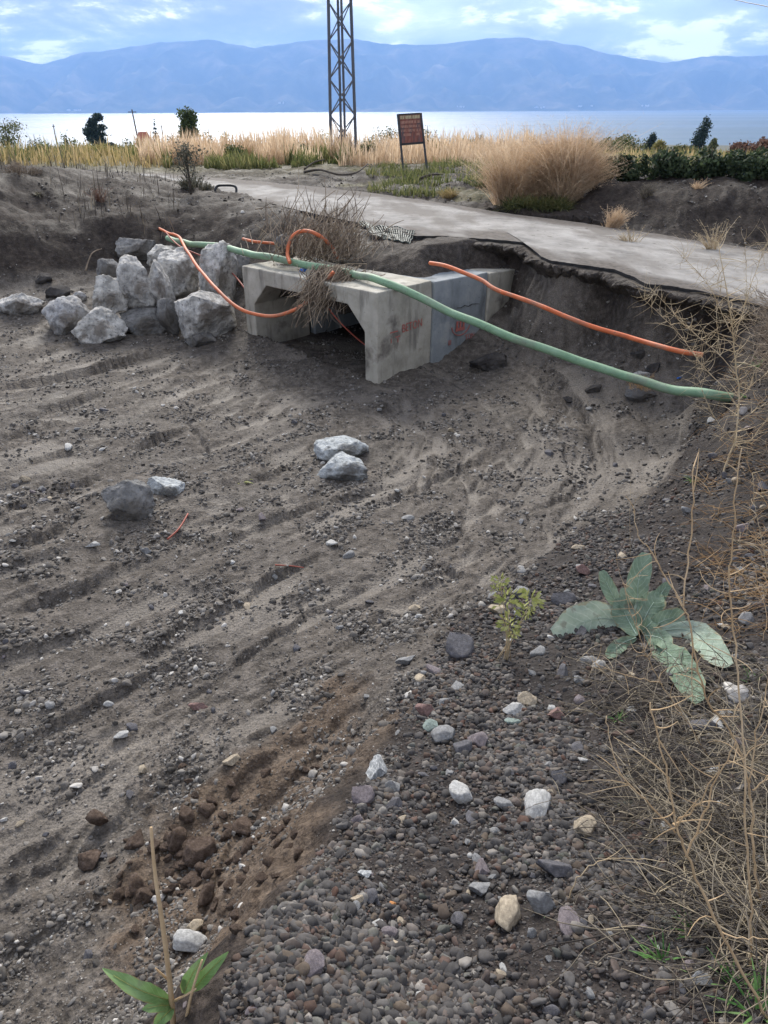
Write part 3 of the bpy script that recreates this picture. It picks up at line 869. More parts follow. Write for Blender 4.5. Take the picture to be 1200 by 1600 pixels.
def soil_crust():
    """crust of soil left hanging along the road's broken edge above the hollow"""
    k = np.linspace(.55, 16.5, 800)
    E = np.stack([np.interp(k, np.arange(len(road_near)), road_near[:, c]) for c in range(3)], 1)
    tg = np.gradient(E[:, :2], axis=0); tg /= np.linalg.norm(tg, axis=1)[:, None]
    nrm = np.stack([tg[:, 1], -tg[:, 0]], 1)
    if ((E[:, :2] + nrm) ** 2).sum() > ((E[:, :2] - nrm) ** 2).sum(): nrm = -nrm
    out = .15 + .16 * perlin(E[:, 0] * 1.3, E[:, 1] * 1.3) + .12 * perlin(E[:, 0] * 4, E[:, 1] * 4) + .07 * perlin(E[:, 0] * 13, E[:, 1] * 13) + .03 * perlin(E[:, 0] * 31, E[:, 1] * 31)
    prof = [(-.34, 0.0, -.045), (-.05, 0.0, -.05), (.0, .35, -.055), (.0, .7, -.065), (.0, .93, -.075), (.0, 1.0, -.088), (.0, .98, -.105), (.0, .85, -.125), (.0, .45, -.16), (-.06, .2, -.26), (-.12, .1, -.38), (-.34, 0.0, -.5)]
    V = []
    for o0, o1, dz in prof:
        off = o0 + o1 * out
        P = E[:, :2] + nrm * off[:, None]
        P = P + .05 * np.stack([fbm(P[:, 0] * 7, P[:, 1] * 7 + dz * 30, 3), fbm(P[:, 0] * 7 + 5, P[:, 1] * 7 + dz * 30, 3)], 1)
        z = road_z(E[:, 0], E[:, 1]) + dz + .05 * fbm(P[:, 0] * 6, P[:, 1] * 6, 3) * (o1 > .4)
        V.append(np.column_stack([P, z]))
    n = len(k); m = len(prof)
    ii, jj = np.meshgrid(np.arange(m - 1), np.arange(n - 1), indexing='ij')
    a = (ii * n + jj).ravel()
    q = np.stack([a, a + n, a + n + 1, a + 1], 1)
    me = mesh_from('soil_crust', np.concatenate(V), q, 'ground', False)
    for nm, val in (('bank', 0), ('brown', 0), ('silt', 0), ('mud', .45), ('green', 0)):
        at = me.attributes.new(nm, 'FLOAT', 'POINT'); at.data.foreach_set('value', np.full(m * n, val, np.float32))
    tag(link('soil_crust', me), 'crust of soil hanging along the broken road edge above the hollow', kind='structure')
soil_crust()

# ================================================================== STRUCTURES
# ------------------------------------------------------------------ culvert of three precast box segments
def culvert():
    fr = at_z(590, 598, 0.0); fl = at_z(388, 537, 0.0)
    X = Vector((fr[0] - fl[0], fr[1] - fl[1], 0)); Wd = X.length; X.normalize()
    Yd = Vector((-X.y, X.x, 0))            # into the bank
    if Yd.y < 0: Yd = -Yd
    Z = Vector((0, 0, 1))
    base = Vector((fl[0], fl[1], 0))
    zt, zb = 1.01, -1.0
    Wo = Wd; th_ = .20; ch = .27
    def section(L, mat, y0, dx, dz, rz, rx, label):
        e = empty('culvert_segment', base + X * (Wo / 2 + dx) + Yd * y0 + Z * dz)
        M = Matrix((X, Yd, Z)).transposed()
        e.rotation_euler = (M @ Matrix.Rotation(rz, 3, 'Z') @ Matrix.Rotation(rx, 3, 'X')).to_euler()
        h = Wo / 2
        outer = [(-h, zb), (h, zb), (h, zt), (-h, zt)]
        ow = [(-h, zb), (h, zb), (h, zt), (-h, zt)]
        i0 = h - th_; top = zt - .19; bot = zb + .2
        inner = [(-i0, bot), (i0, bot), (i0, top - ch), (i0 - ch, top), (-i0 + ch, top), (-i0, top - ch)]
        # bevelled ring: front and back rings, chips along the edges
        bm = bmesh.new()
        def ring(pts, y):
            return [bm.verts.new((p[0], y, p[1])) for p in pts]
        fo, fi_, bo, bi = ring(ow, 0), ring(inner, 0), ring(ow, L), ring(inner, L)
        def side(a, b, flip=False):
            n = len(a)
            for k in range(n):
                f = (a[k], a[(k + 1) % n], b[(k + 1) % n], b[k])
                bm.faces.new(f if not flip else f[::-1])
        side(fo, bo, True); side(fi_, bi, False)
        def cap(o, i, flip):
            fs = [(o[0], o[1], i[1], i[0]), (o[1], o[2], i[2], i[1]), (o[2], i[3], i[2]), (o[2], o[3], i[4], i[3]), (o[3], i[5], i[4]), (o[3], o[0], i[0], i[5])]
            for f in fs:
                bm.faces.new(f if not flip else f[::-1])
        cap(fo, fi_, False); cap(bo, bi, True)
        bmesh.ops.recalc_face_normals(bm, faces=bm.faces)
        bmesh.ops.bevel(bm, geom=list(bm.edges), offset=.016, segments=2, affect='EDGES', profile=.6)
        bmesh.ops.triangulate(bm, faces=bm.faces)
        for _ in range(3):
            le = [ed for ed in bm.edges if ed.calc_length() > .16]
            if not le: break
            bmesh.ops.subdivide_edges(bm, edges=le, cuts=1)
            bmesh.ops.triangulate(bm, faces=bm.faces)
        for v in bm.verts:
            p = v.co
            nn = mnoise.noise(p * 9 + Vector((y0 * 5, 2, 3)))
            ed = 1.0 if (abs(abs(p.x) - h) < .03 and abs(p.z - zt) < .05) or (abs(abs(p.x) - h) < .03 and (p.y < .03 or p.y > L - .03)) or (p.z > zt - .05 and (p.y < .03 or p.y > L - .03)) else 0
            v.co += Vector((nn, mnoise.noise(p * 9 + Vector((9, 2, 3))), mnoise.noise(p * 9 + Vector((1, 22, 3))))) * (.004 + .014 * ed * max(0, nn + .2))
        me = bpy.data.meshes.new('box_body'); bm.to_mesh(me); bm.free()
        me.materials.append(MATS[mat])
        link('box_body', me, e)
        tag(e, label, 'culvert')
        return e, h
    g = 'precast culvert segments'
    s1, h = section(.92, 'concrete', 0, 0, 0, 0, 0, 'pale concrete box culvert mouth segment lettered BETON in red')
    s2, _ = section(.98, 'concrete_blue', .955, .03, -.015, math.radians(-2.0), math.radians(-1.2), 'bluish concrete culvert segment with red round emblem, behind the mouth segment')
    s3, _ = section(1.0, 'concrete', 1.965, .085, -.045, math.radians(-3.5), math.radians(-2.0), 'half buried concrete culvert segment nearest the dark soil hollow')
    s4, _ = section(2.4, 'concrete', 2.99, .15, -.09, math.radians(-3.5), math.radians(-2.0), 'long buried concrete culvert stretch under the road')
    for s in (s1, s2, s3, s4): s['group'] = g
    # writing on the side walls, local frame: wall at x = h, along y, up z
    def text(body, parent, y, z, size, rot=0.0, sx=1.0, mat='red_paint'):
        cu = bpy.data.curves.new('lettering', 'FONT'); cu.body = body; cu.size = size; cu.extrude = .0012; cu.space_character = 1.05
        cu.materials.append(MATS[mat])
        tmp = bpy.data.objects.new('lettering_curve', cu)
        COL.objects.link(tmp)
        bpy.context.view_layer.update()
        me = bpy.data.meshes.new_from_object(tmp.evaluated_get(bpy.context.evaluated_depsgraph_get()))
        bpy.data.objects.remove(tmp)
        o = bpy.data.objects.new('lettering', me)
        o.parent = parent
        o.matrix_local = Matrix.Translation((h + .009, y, z)) @ Matrix(((0, 0, 1, 0), (1, 0, 0, 0), (0, 1, 0, 0), (0, 0, 0, 1))) @ Matrix.Rotation(rot, 4, 'Z') @ Matrix.Diagonal((sx, 1, 1, 1))
        COL.objects.link(o)
        return o
    text('BETON', s1, .40, .50, .135, math.radians(2), .78)
    for (y, z, ln, vert) in [(.20, .535, .13, 0), (.29, .47, .08, 0), (.22, .44, .05, 1), (.33, .43, .05, 1)]:
        mb = MB().box((h + .009, y + (0 if vert else ln / 2), z), (.0024, .012 if vert else ln, ln if vert else .012))
        link('faded_stroke', mb.mesh('faded_stroke', 'red_paint'), s1)
    # emblem: crown like shape over a ring arc
    mb = MB()
    arc = [(h + .012, .50 + .17 * math.cos(a), .44 + .13 * math.sin(a)) for a in np.linspace(math.radians(185), math.radians(345), 14)]
    mb.tube(arc, .006, .006, 4)
    for y, hh in ((.43, .09), (.49, .14), (.55, .10)):
        mb.box((h + .012, y, .40 + hh / 2), (.003, .035, hh))
    mb.box((h + .0125, .49, .385), (.003, .17, .04))
    link('emblem', mb.mesh('emblem', 'red_paint'), s2)
    text('III', s2, .28, .215, .09, math.radians(3), .8)
    text('TON', s2, .60, .225, .10, math.radians(4), .8)
    # mortar crack on the second segment
    mb = MB()
    pts = [(h + .006, .42 + .07 * i, .66 + random.uniform(-.02, .02)) for i in range(7)]
    mb.tube(pts, .005, .003, 4)
    link('crack', mb.mesh('crack', 'black_metal'), s2)
    return base, X, Yd, Wo
CUL = culvert()

# soil lying on the culvert roof, a separate sheet with skirts
def soil_fill():
    nx, ny = 110, 130
    lx = np.linspace(-CW / 2 - .75, CW / 2 + .55, nx); ly = np.linspace(.02, 4.6, ny)
    LX, LY = np.meshgrid(lx, ly)
    x = (CO[0] + LX * CX[0] + LY * CY[0]).ravel(); y = (CO[1] + LX * CX[1] + LY * CY[1]).ravel()
    z = rbf_fill(x, y)
    z = z + .05 * fbm(x * 2.2, y * 2.2, 4) + .025 * fbm(x * 9, y * 9, 3)
    LXf, LYf = LX.ravel(), LY.ravel()
    # keep the front lip and the outer edge of the roof bare
    front = LYf - (.16 + .22 * sstep(0, .9, LXf) + .10 * perlin(x * 3, y * 3))
    right = (CW / 2 - .10 - .16 * sstep(.4, 1.4, LYf)) + .14 * perlin(x * 2.5 + 4, y * 2.5) + .45 * sstep(2.0, 2.7, LYf) - LXf
    left = LXf + CW / 2 - .04 + .10 * perlin(x * 3, y * 3 + 5) + 1.0 * sstep(.5, 1.4, LYf)
    m = np.minimum(np.minimum(front, right), left)
    z = np.minimum(z, ROAD_Z - .02)
    z = np.where(m > 0, .99 + (z - .99) * sstep(0, .22, m), .99 - 4.0 * np.minimum(-m, .12)) 
    z = np.where(m <= 0, np.maximum(.985 + m * 1.2, .90), z)
    okv = (m > -.07)
    ii, jj = np.meshgrid(np.arange(ny - 1), np.arange(nx - 1), indexing='ij')
    a = (ii * nx + jj).ravel()
    q = np.stack([a, a + 1, a + nx + 1, a + nx], 1)
    q = q[okv[q].all(1)]
    me = mesh_from('soil_fill', np.stack([x, y, z], 1), q, 'ground', True)
    for nm, val in (('bank', 0), ('brown', 0), ('silt', 0), ('mud', .35), ('green', 0)):
        at = me.attributes.new(nm, 'FLOAT', 'POINT'); at.data.foreach_set('value', np.full(len(x), val, np.float32))
    tag(link('soil_fill', me), 'dark soil fill lying on the culvert roof', kind='structure')
soil_fill()

# ------------------------------------------------------------------ pipes and cables
def pipe(name, pts, r, mat, label, cat='pipe', sides=12, k=8, open_end=True, group=None):
    P = catmull(pts, k)
    P = [p + Vector((0, 0, 1)) * mnoise.noise(p * 2.3) * r * .55 + Vector((1, 0, 0)) * mnoise.noise(p * 1.7 + Vector((7, 3, 1))) * r * .5 for p in P]
    mb = MB(); mb.tube(P, r, r, sides)
    o = link(name, mb.mesh(name, mat, True))
    tag(o, label, cat, group)
    return o
Zp = lambda l: [at_z(*p) for p in l]
pipe('water_pipe', Zp([(262,372,.93),(300,381,.97),(345,386,1.03),(385,395,1.10),(430,404,1.12),(480,413,1.10),(540,424,1.09),(590,438,1.075),(625,451,1.02),(690,482,.86),(760,511,.74),(830,538,.64),(900,562,.55),(980,590,.49),(1050,607,.50),(1108,617,.54),(1150,622,.52)]), .043, 'green_pipe', 'thick pale green water pipe lying across the culvert mouth')
pipe('orange_conduit', Zp([(225,340,1.00),(258,362,.98),(272,366,1.0),(281,371,1.0),(290,388,.97),(306,413,.90),(335,448,.80),(370,480,.66),(400,492,.60),(432,494,.60),(465,482,.70),(490,462,.86),(508,440,1.0),(520,425,1.12)]), .021, 'orange_pipe', 'sagging orange conduit hanging in front of the boulders and culvert', 'conduit', k=10)
pipe('orange_conduit', Zp([(452,410,1.12),(449,395,1.20),(455,372,1.36),(472,361,1.44),(495,366,1.42),(515,382,1.28),(528,404,1.10)]), .023, 'orange_pipe', 'arched loop of orange conduit sticking out of the brush pile', 'conduit', k=10)
pipe('orange_conduit', Zp([(380,374,1.02),(400,378,1.02),(440,381,1.0),(455,383,1.0)]), .021, 'orange_pipe', 'short stub of orange conduit left of the brush pile', 'conduit')
pipe('orange_conduit', Zp([(672,411,1.17),(690,414,1.18),(712,421,1.16),(752,437,1.10),(775,451,1.05),(830,472,.98),(900,501,.88),(980,527,.80),(1050,546,.80),(1098,555,.78)]), .023, 'orange_pipe', 'straight orange conduit slanting across the dark hollow right of the culvert', 'conduit', k=10)
pipe('red_cable', Zp([(510,478,.75),(530,502,.58),(560,530,.36),(590,552,.2)]), .010, 'red_cable', 'thin red cable hanging inside the dark culvert mouth', 'cable', sides=6)
pipe('red_cable', Zp([(258,362,.985),(280,384,.95),(310,398,.92),(345,412,.80),(368,432,.72),(385,455,.62),(398,478,.5)]), .010, 'red_cable', 'thin red cable trailing over the boulders beside the culvert', 'cable', sides=6)
pipe('metal_hoop', [at_t(336, 305, 15.2), at_t(337, 296, 15.2), at_t(341, 291, 15.2), at_t(352, 290, 15.1), at_t(364, 290.5, 15.1), at_t(369, 294, 15.1), at_t(369, 303, 15.1), at_t(367, 322, 15.0)], .024, 'black_metal', 'bent black metal hoop standing at the road edge', 'hoop')

# ------------------------------------------------------------------ lattice tower
def tower():
    t0 = t_z(537, 247, 1.32)
    c = at_t(537, 247, t0)
    e = empty('lattice_tower', (c[0], c[1], H(c[0], c[1]) - .05), math.radians(38))
    Ht = 10.5
    w0, w1 = .60 / 2, .34 / 2
    def corner(k, z):
        w = w0 + (w1 - w0) * z / Ht
        sx, sy = [(-1, -1), (1, -1), (1, 1), (-1, 1)][k]
        return Vector((sx * w, sy * w, z))
    for k in range(4):
        mb = MB()
        a, b = corner(k, -.3), corner(k, Ht)
        sx, sy = [(-1, -1), (1, -1), (1, 1), (-1, 1)][k]
        mb.bar(a, b, .012, .075)
        mb.bar(a + Vector((-sx * .032, -sy * .034, 0)), b + Vector((-sx * .032, -sy * .034, 0)), .075, .012)
        link('leg', mb.mesh('leg', 'steel_tower'), e)
    steps = 20
    for k in range(4):
        for i in range(steps):
            z0 = .25 + i * (Ht - .4) / steps; z1 = .25 + (i + 1) * (Ht - .4) / steps
            k2 = (k + 1) % 4
            a, b = (corner(k, z0), corner(k2, z1)) if (i + k) % 2 else (corner(k2, z0), corner(k, z1))
            mb = MB().bar(a, b, .010, .038)
            link('brace', mb.mesh('brace', 'steel_tower'), e)
    mb = MB().box((0, 0, Ht - .4), (2.4, .09, .09)); link('cross_arm', mb.mesh('cross_arm', 'steel_tower'), e)
    mb = MB().box((0, 0, .0), (1.0, 1.0, .24)); link('footing', mb.mesh('footing', 'concrete'), e)
    tag(e, 'tall grey steel lattice power tower standing in the dry grass', 'tower')
tower()
pipe('power_line', [at_t(1060, -22, 34), at_t(1150, 0, 27), at_t(1175, 5.5, 25), at_t(1202, 11, 23), at_t(1300, 36, 18)], .014, 'black_metal', 'dark overhead power line crossing the top corner of the sky', 'power line', sides=6)

# ------------------------------------------------------------------ sign board
def sign():
    b1 = at_z(631, 270, 1.40); b2 = at_z(667, 261, 1.41)
    t1, t2 = t_z(631, 270, 1.40), t_z(667, 261, 1.41)
    tm = (t1 + t2) / 2 - .2
    e = empty('sign_board', (b1[0], b1[1], b1[2]))
    inv = Vector((b1[0], b1[1], b1[2]))
    P = lambda px, py, dt=0: Vector(at_t(px, py, tm + dt)) - inv
    for (xa, ya, xb, yb) in ((631, 274, 621.5, 179), (667, 264, 657.5, 177)):
        mb = MB().bar(P(xa, ya), P(xb, yb), .045, .045)
        link('post', mb.mesh('post', 'black_metal'), e)
    tl, tr, br, bl = P(622.5, 180), P(657, 178), P(662, 223), P(627, 226)
    nrm = (tr - tl).cross(bl - tl).normalized()
    if nrm.y > 0: nrm = -nrm
    th_ = .018
    V = [tl, tr, br, bl] + [v - nrm * -th_ for v in (tl, tr, br, bl)]
    me = mesh_from('panel', V, [(0, 1, 2, 3), (7, 6, 5, 4), (0, 4, 5, 1), (1, 5, 6, 2), (2, 6, 7, 3), (3, 7, 4, 0)], 'sign_rust')
    pn = link('panel', me, e)
    front = nrm * .024
    for a, b in ((tl, tr), (tr, br), (br, bl), (bl, tl)):
        mb = MB().bar(a + nrm * .008, b + nrm * .008, .034, .05)
        link('frame_bar', mb.mesh('frame_bar', 'black_metal'), e)
    # rows of faded lettering
    r = random.Random(3)
    rows = [(.045, .155, .08, .97, 13, 'sign_letter_pale'), (.22, .31, .08, .95, 13, 'sign_letter'), (.37, .45, .06, .92, 12, 'sign_letter'), (.51, .59, .06, .95, 12, 'sign_letter'), (.65, .73, .15, .48, 6, 'sign_letter'), (.65, .73, .72, .92, 3, 'sign_letter')]
    for (v0, v1, u0, u1, n, mat) in rows:
        mb = MB()
        pt = lambda u, v: tl + (tr - tl) * u + (bl - tl) * v + nrm * .0195
        for k in range(n):
            ua = u0 + (u1 - u0) * k / n; ub = ua + (u1 - u0) / n * .66
            kind = r.randrange(4)
            w = .011
            mb.bar(pt(ua, v0), pt(ua, v1), w, .003)
            if kind != 2: mb.bar(pt(ub, v0), pt(ub, v1), w, .003)
            if kind in (0, 2): mb.bar(pt(ua, v0), pt(ub, v0), w, .003)
            if kind in (1, 2): mb.bar(pt(ua, v1), pt(ub, v1), w, .003)
            if kind in (0, 3): mb.bar(pt(ua, (v0 + v1) / 2), pt(ub, (v0 + v1) / 2), w, .003)
        link('lettering', mb.mesh('lettering', mat), pn)
    tag(e, 'leaning rusty red sign board on two dark posts beside the road', 'sign')
sign()

# ================================================================== ROCKS
BOULD = [rock_data(100 + i, 4, 16 + i % 5, .07, (1, .85 + .1 * (i % 3), 1)) for i in range(8)]
def boulder(x0, y0, x1, y1, seed, mat, label, cat='boulder', group=None, zbase=None, depth=.85, name='boulder', sink=.12, tilt=0.25, dtd=0.0):
    """a rock whose outline fills the pixel box, standing on the ground below it"""
    cx = (x0 + x1) / 2
    if zbase is None:
        g, t = ground_px(cx, y1 - (y1 - y0) * sink)
    else:
        t = t_z(cx, y1, zbase)
    t -= dtd
    w = (x1 - x0) * t / F * 1.08; h = (y1 - y0) * t / F * 1.03
    V, Fc = rock_data(seed, 5 if (x1 - x0) > 40 else 4, 13, .10, (1, 1, 1))
    r = random.Random(seed)
    R = np.array(Matrix.Rotation(r.uniform(0, 6.28), 3, Vector((r.gauss(0, 1), r.gauss(0, 1), r.gauss(0, 1))).normalized()))
    V = V @ R.T
    V -= (V.max(0) + V.min(0)) / 2
    e = (V.max(0) - V.min(0))
    V = V / e
    V = V * np.array([w, max(w, h) * depth, h * 1.06])
    tl = r.uniform(-tilt, tilt)
    c = at_t(cx, (y0 + y1) / 2, t + max(w, h) * depth * .28)
    me = mesh_from(name, V, Fc, mat, True)
    o = link(name, me, None, c)
    tag(o, label, cat, group)
    return o
G1 = 'limestone boulders piled beside the culvert'
boulder(2, 458, 69, 500, 1, 'limestone', 'pale boulder lying alone left of the boulder pile', group=G1)
boulder(70, 468, 144, 532, 2, 'limestone', 'speckled grey boulder at the left end of the pile', group=G1)
boulder(117, 482, 196, 543, 3, 'limestone', 'broad white grey boulder in front at the pile foot', group=G1)
boulder(148, 432, 201, 490, 4, 'limestone', 'small rounded grey boulder left of the tall two lobed one', group=G1, zbase=.30, dtd=.2)
boulder(192, 404, 244, 494, 5, 'limestone', 'tall cream boulder with rough face in the middle of the pile', group=G1, zbase=.27, dtd=.15)
boulder(226, 410, 269, 492, 35, 'limestone', 'narrow cream boulder leaning on the tall rough one', group=G1, zbase=.27, dtd=.05)
boulder(152, 404, 197, 445, 6, 'limestone_mid', 'darker boulder behind the small rounded grey one', group=G1, zbase=.45)
boulder(232, 385, 277, 424, 7, 'limestone', 'grey boulder at the top of the pile', group=G1, zbase=.55)
boulder(251, 393, 312, 466, 8, 'limestone', 'pitted blue grey boulder under the orange conduit', group=G1, zbase=.36)
boulder(313, 384, 370, 492, 9, 'limestone', 'tallest upright slab boulder next to the culvert', group=G1, zbase=.24, depth=.6)
boulder(272, 459, 365, 530, 10, 'limestone', 'large angular pale boulder in front near the culvert', group=G1, zbase=.12)
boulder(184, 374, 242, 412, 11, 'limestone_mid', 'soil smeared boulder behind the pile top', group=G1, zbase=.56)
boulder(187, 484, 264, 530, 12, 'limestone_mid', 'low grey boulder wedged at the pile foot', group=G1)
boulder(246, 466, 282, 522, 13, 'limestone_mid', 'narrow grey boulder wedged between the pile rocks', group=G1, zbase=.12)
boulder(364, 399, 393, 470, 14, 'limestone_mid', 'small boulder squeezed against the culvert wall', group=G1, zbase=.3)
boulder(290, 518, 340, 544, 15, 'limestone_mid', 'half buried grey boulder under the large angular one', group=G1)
boulder(55, 428, 82, 448, 16, 'dark_clod', 'dark lump at the foot of the soil cut', 'rock')
boulder(26, 350, 52, 384, 17, 'limestone_dark', 'grey stone stuck in the soil cut face', 'rock', zbase=.75)
boulder(74, 448, 112, 470, 18, 'dark_clod', 'dark rubble lump behind the speckled boulder', 'rock')
boulder(112, 456, 135, 474, 19, 'limestone', 'small tan rock beside the speckled boulder', 'rock')
boulder(430, 366, 462, 402, 20, 'limestone_dark', 'rounded grey boulder under the brush pile on the culvert', zbase=1.08)
G2 = 'whitish rocks sunk in the mud'
boulder(497, 712, 573, 756, 21, 'white_rock', 'white rock half sunk in mud, nearer of a pair', group=G2)
boulder(492, 685, 574, 722, 22, 'white_rock', 'white rock half sunk in mud, farther of a pair', group=G2)
boulder(163, 752, 240, 822, 23, 'limestone_mid', 'grey pointed rock half sunk in the mud', group=G2)
boulder(228, 748, 285, 782, 24, 'white_rock', 'flat pale rock touching the grey pointed one', group=G2, sink=.3)
boulder(733, 550, 792, 582, 25, 'dark_clod', 'broken chunk of dark asphalt beside the culvert wall', 'rubble')
boulder(975, 603, 1023, 631, 26, 'limestone_dark', 'flat grey stone under the green pipe end', 'stone')
boulder(978, 578, 1012, 600, 27, 'limestone', 'pale stone behind the green pipe', 'stone')
boulder(1010, 566, 1032, 588, 36, 'dark_clod', 'dark clod below the orange conduit tip', 'clod')
boulder(915, 600, 942, 616, 28, 'dark_clod', 'small dark clod below the green pipe', 'clod')
boulder(985, 545, 1008, 566, 29, 'dark_clod', 'dark soil clod under the straight orange conduit', 'clod')
boulder(880, 620, 905, 632, 37, 'dark_clod', 'flat dark clod at the scarp edge', 'clod')

# loose hand placed stones on the gravel bank
STONEM = {}
def stone_material(name, c, pale=None):
    MATS[name] = pmat(name, [tuple(v * .6 for v in c), c, pale or tuple(min(1, v * 1.5) for v in c)], scale=9, detail=8, rough=.8, bump=.5, bump_scale=30, bump_dist=.01)
stone_material('st_grey', (.20, .20, .20)); stone_material('st_dark', (.095, .092, .10)); stone_material('st_pale', (.38, .375, .36))
stone_material('st_tan', (.36, .30, .22)); stone_material('st_red', (.20, .125, .11)); stone_material('st_green', (.20, .245, .22)); stone_material('st_striped', (.28, .29, .295), (.78, .78, .76))
stone_material('st_purple', (.165, .14, .145)); stone_material('st_orange', (.45, .20, .07))
hand = [
 (590,1195,40,48,'st_striped','white streaked grey stone on the ridge of the bank'),
 (567,1240,36,34,'st_purple','rounded purplish stone just below the white streaked one'),
 (613,1228,26,28,'st_grey','round grey stone beside the white streaked one'),
 (615,1255,26,24,'st_dark','dark round stone below the ridge stones'),
 (720,1233,38,38,'st_pale','pale grey angular stone alone in the middle of the gravel'),
 (838,1246,40,72,'st_pale','long pale stone standing near the dead grass edge'),
 (912,1283,36,42,'st_tan','tan stone lying among dead grass stalks'),
 (866,1354,58,40,'st_dark','largest dark stone on the gravel bank'),
 (845,1406,48,44,'st_grey','grey rounded stone below the largest dark one'),
 (888,1432,30,50,'st_purple','long flat purplish stone by the dead grass'),
 (792,1420,50,66,'st_tan','long tan stone lying slanted in the gravel'),
 (750,1387,34,30,'st_grey','grey stone touching the long tan one'),
 (752,1353,30,38,'st_purple','brownish stone above the long tan one'),
 (718,1005,44,52,'st_dark','dark white veined stone on the bank edge'),
 (823,1091,30,30,'st_tan','round yellowish stone below the yellow green weed'),
 (802,1106,32,24,'st_pale','pale flat stone beside the round yellowish one'),
 (803,1126,30,16,'st_green','flat greenish stone under the pale flat one'),
 (692,1145,38,42,'st_grey','blocky grey stone at the bank crest'),
 (746,1152,32,36,'st_purple','purplish rounded stone right of the blocky grey one'),
 (722,1163,30,42,'st_dark','dark upright stone between two rounded stones'),
 (665,1108,32,26,'st_red','reddish stone at the ridge line'),
 (672,1132,22,24,'st_green','bluish green stone beside the reddish one'),
 (815,926,34,26,'st_grey','grey stone behind the yellow green weed'),
 (776,952,26,22,'st_tan','tan stone left of the yellow green weed'),
 (868,1112,30,26,'st_red','reddish brown stone right of the pale flat one'),
 (880,935,40,24,'st_dark','dark flat stone above the grey green rosette'),
 (910,888,20,24,'st_red','pinkish stone near the edge of the silt'),
 (878,1045,18,34,'st_dark','dark block stone below the broad left rosette leaf'),
 (788,1252,34,24,'st_grey','speckled grey flat stone beside the long pale one'),
 (608,1455,28,22,'st_purple','grey brown round stone near the bottom of the gravel'),
 (578,1395,24,30,'st_dark','dark blue grey stone in the middle of the gravel'),
 (558,1404,22,20,'st_tan','small tan stone beside the dark blue grey one'),
 (614,1413,13,18,'st_orange','small bright orange stone in the gravel'),
 (490,1500,32,40,'st_purple','long brownish stone near the bottom ridge'),
 (715,1435,26,30,'st_dark','dark cube stone left of the long tan one'),
 (570,1365,22,18,'st_striped','white stone in the middle of the gravel'),
 (855,1195,26,18,'st_grey','grey stone in the shade of dead stalks'),
 (873,1212,24,26,'st_dark','round dark stone among dead stalks'),
 (1095,1525,26,32,'st_grey','light grey stone under the green tuft at the bottom'),
 (1165,965,30,26,'st_grey','grey stone above the tall dry stems'),
 (1095,1130,44,34,'st_dark','dark stone under the lowest rosette leaf'),
 (296,1468,54,42,'st_pale','pale angular stone lying in the brown soil'),
 (305,1443,26,26,'st_tan','tan stone behind the pale angular one'),
 (362,1187,28,22,'st_tan','tan stone beside the fine brown soil'),
 (310,1103,30,16,'st_red','pinkish flat stone on the mud'),
 (190,1147,24,14,'st_pale','white flat chip on the mud'),
 (223,1202,16,16,'st_tan','small yellowish pebble on the mud'),
 (635,1031,34,20,'st_grey','flat grey stone in the silt beside the bank edge'),
 (145,850,28,10,'st_pale','pale streak of stone lying on the mud left'),
 (310,1560,0,0,'st_red',None),
 (265,1512,0,0,'st_red',None),
 (155,1275,28,22,'clod',None),
]
SROCK = [rock_data(300 + i, 4, 11, .07, (1, .9, .85), 0, (.42, .80)) for i in range(12)]
def stone_at(px, py, w, h, mat, label, cat='stone', group=None, i=0, name='stone', sink=.22):
    g, t = ground_px(px, py + h * .3)
    W_ = w * t / F; Hh = h * t / F
    V, Fc = SROCK[i % len(SROCK)]
    me = mesh_from(name, V * .5, Fc, mat, True)
    r = random.Random(int(px * 7 + py))
    # stones lie on a slope seen from above: the picture height is partly their depth
    dep = max(min(W_, Hh), .55 * max(W_, Hh))
    o = link(name, me, None, (g[0], g[1], g[2] + min(W_, Hh) * .30 - sink * .1 * Hh), (r.uniform(-.25, .25), r.uniform(-.25, .25), r.uniform(-.3, .3)), (W_ * 1.04, Hh * 1.15, min(W_, Hh) * .8))
    tag(o, label, cat, group)
    return o
for i, (px, py, w, h, m, lab) in enumerate(hand):
    if lab:
        stone_at(px, py, w, h, m, lab, i=i, group=None)

# brown clods dug out of the flank
CROCK = [rock_data(400 + i, 3, 12, .13, (1, .9, .85), 0, (.35, .80)) for i in range(10)]
hand_clods = [
 (312,1325,44,58,'largest upright brown clod in the dug soil'), (278,1302,34,48,'tall brown clod left of the largest one'), (322,1262,32,26,'brown clod at the top of the dug soil'),
 (155,1275,32,26,'brown clod lying apart on the mud'), (140,1338,46,34,'flat brown clod at the left edge of the dug soil'), (218,1380,42,40,'broad brown clod below the dug hollow'),
 (378,1290,44,34,'rounded brown clod right of the largest one'), (325,1395,40,34,'brown clod behind the pale angular stone'), (212,1312,34,28,'brown clod above the broad one'),
 (387,1318,26,28,'pale brown clod on the flank of the bank'), (292,1270,30,24,'dark brown clod behind the tall one'), (228,1392,34,28,'small brown clod against the broad one'), (300,1372,40,18,'flat reddish clod in the dug hollow')]
def clod_at(px, py, w, h, label, i, group='brown clods of dug soil'):
    g, t = ground_px(px, py + h * .3)
    W_ = w * t / F; Hh = h * t / F
    V, Fc = CROCK[i % len(CROCK)]
    me = CLOD_ME[i % len(CROCK)]
    r = random.Random(int(px * 3 + py))
    o = link('soil_clod', me, None, (g[0], g[1], g[2] + Hh * .22), (r.uniform(-.3, .3), r.uniform(-.3, .3), r.uniform(0, 6.28)), (W_ * 1.05, max(W_, Hh) * .9, Hh * .95))
    tag(o, label, 'clod', group)
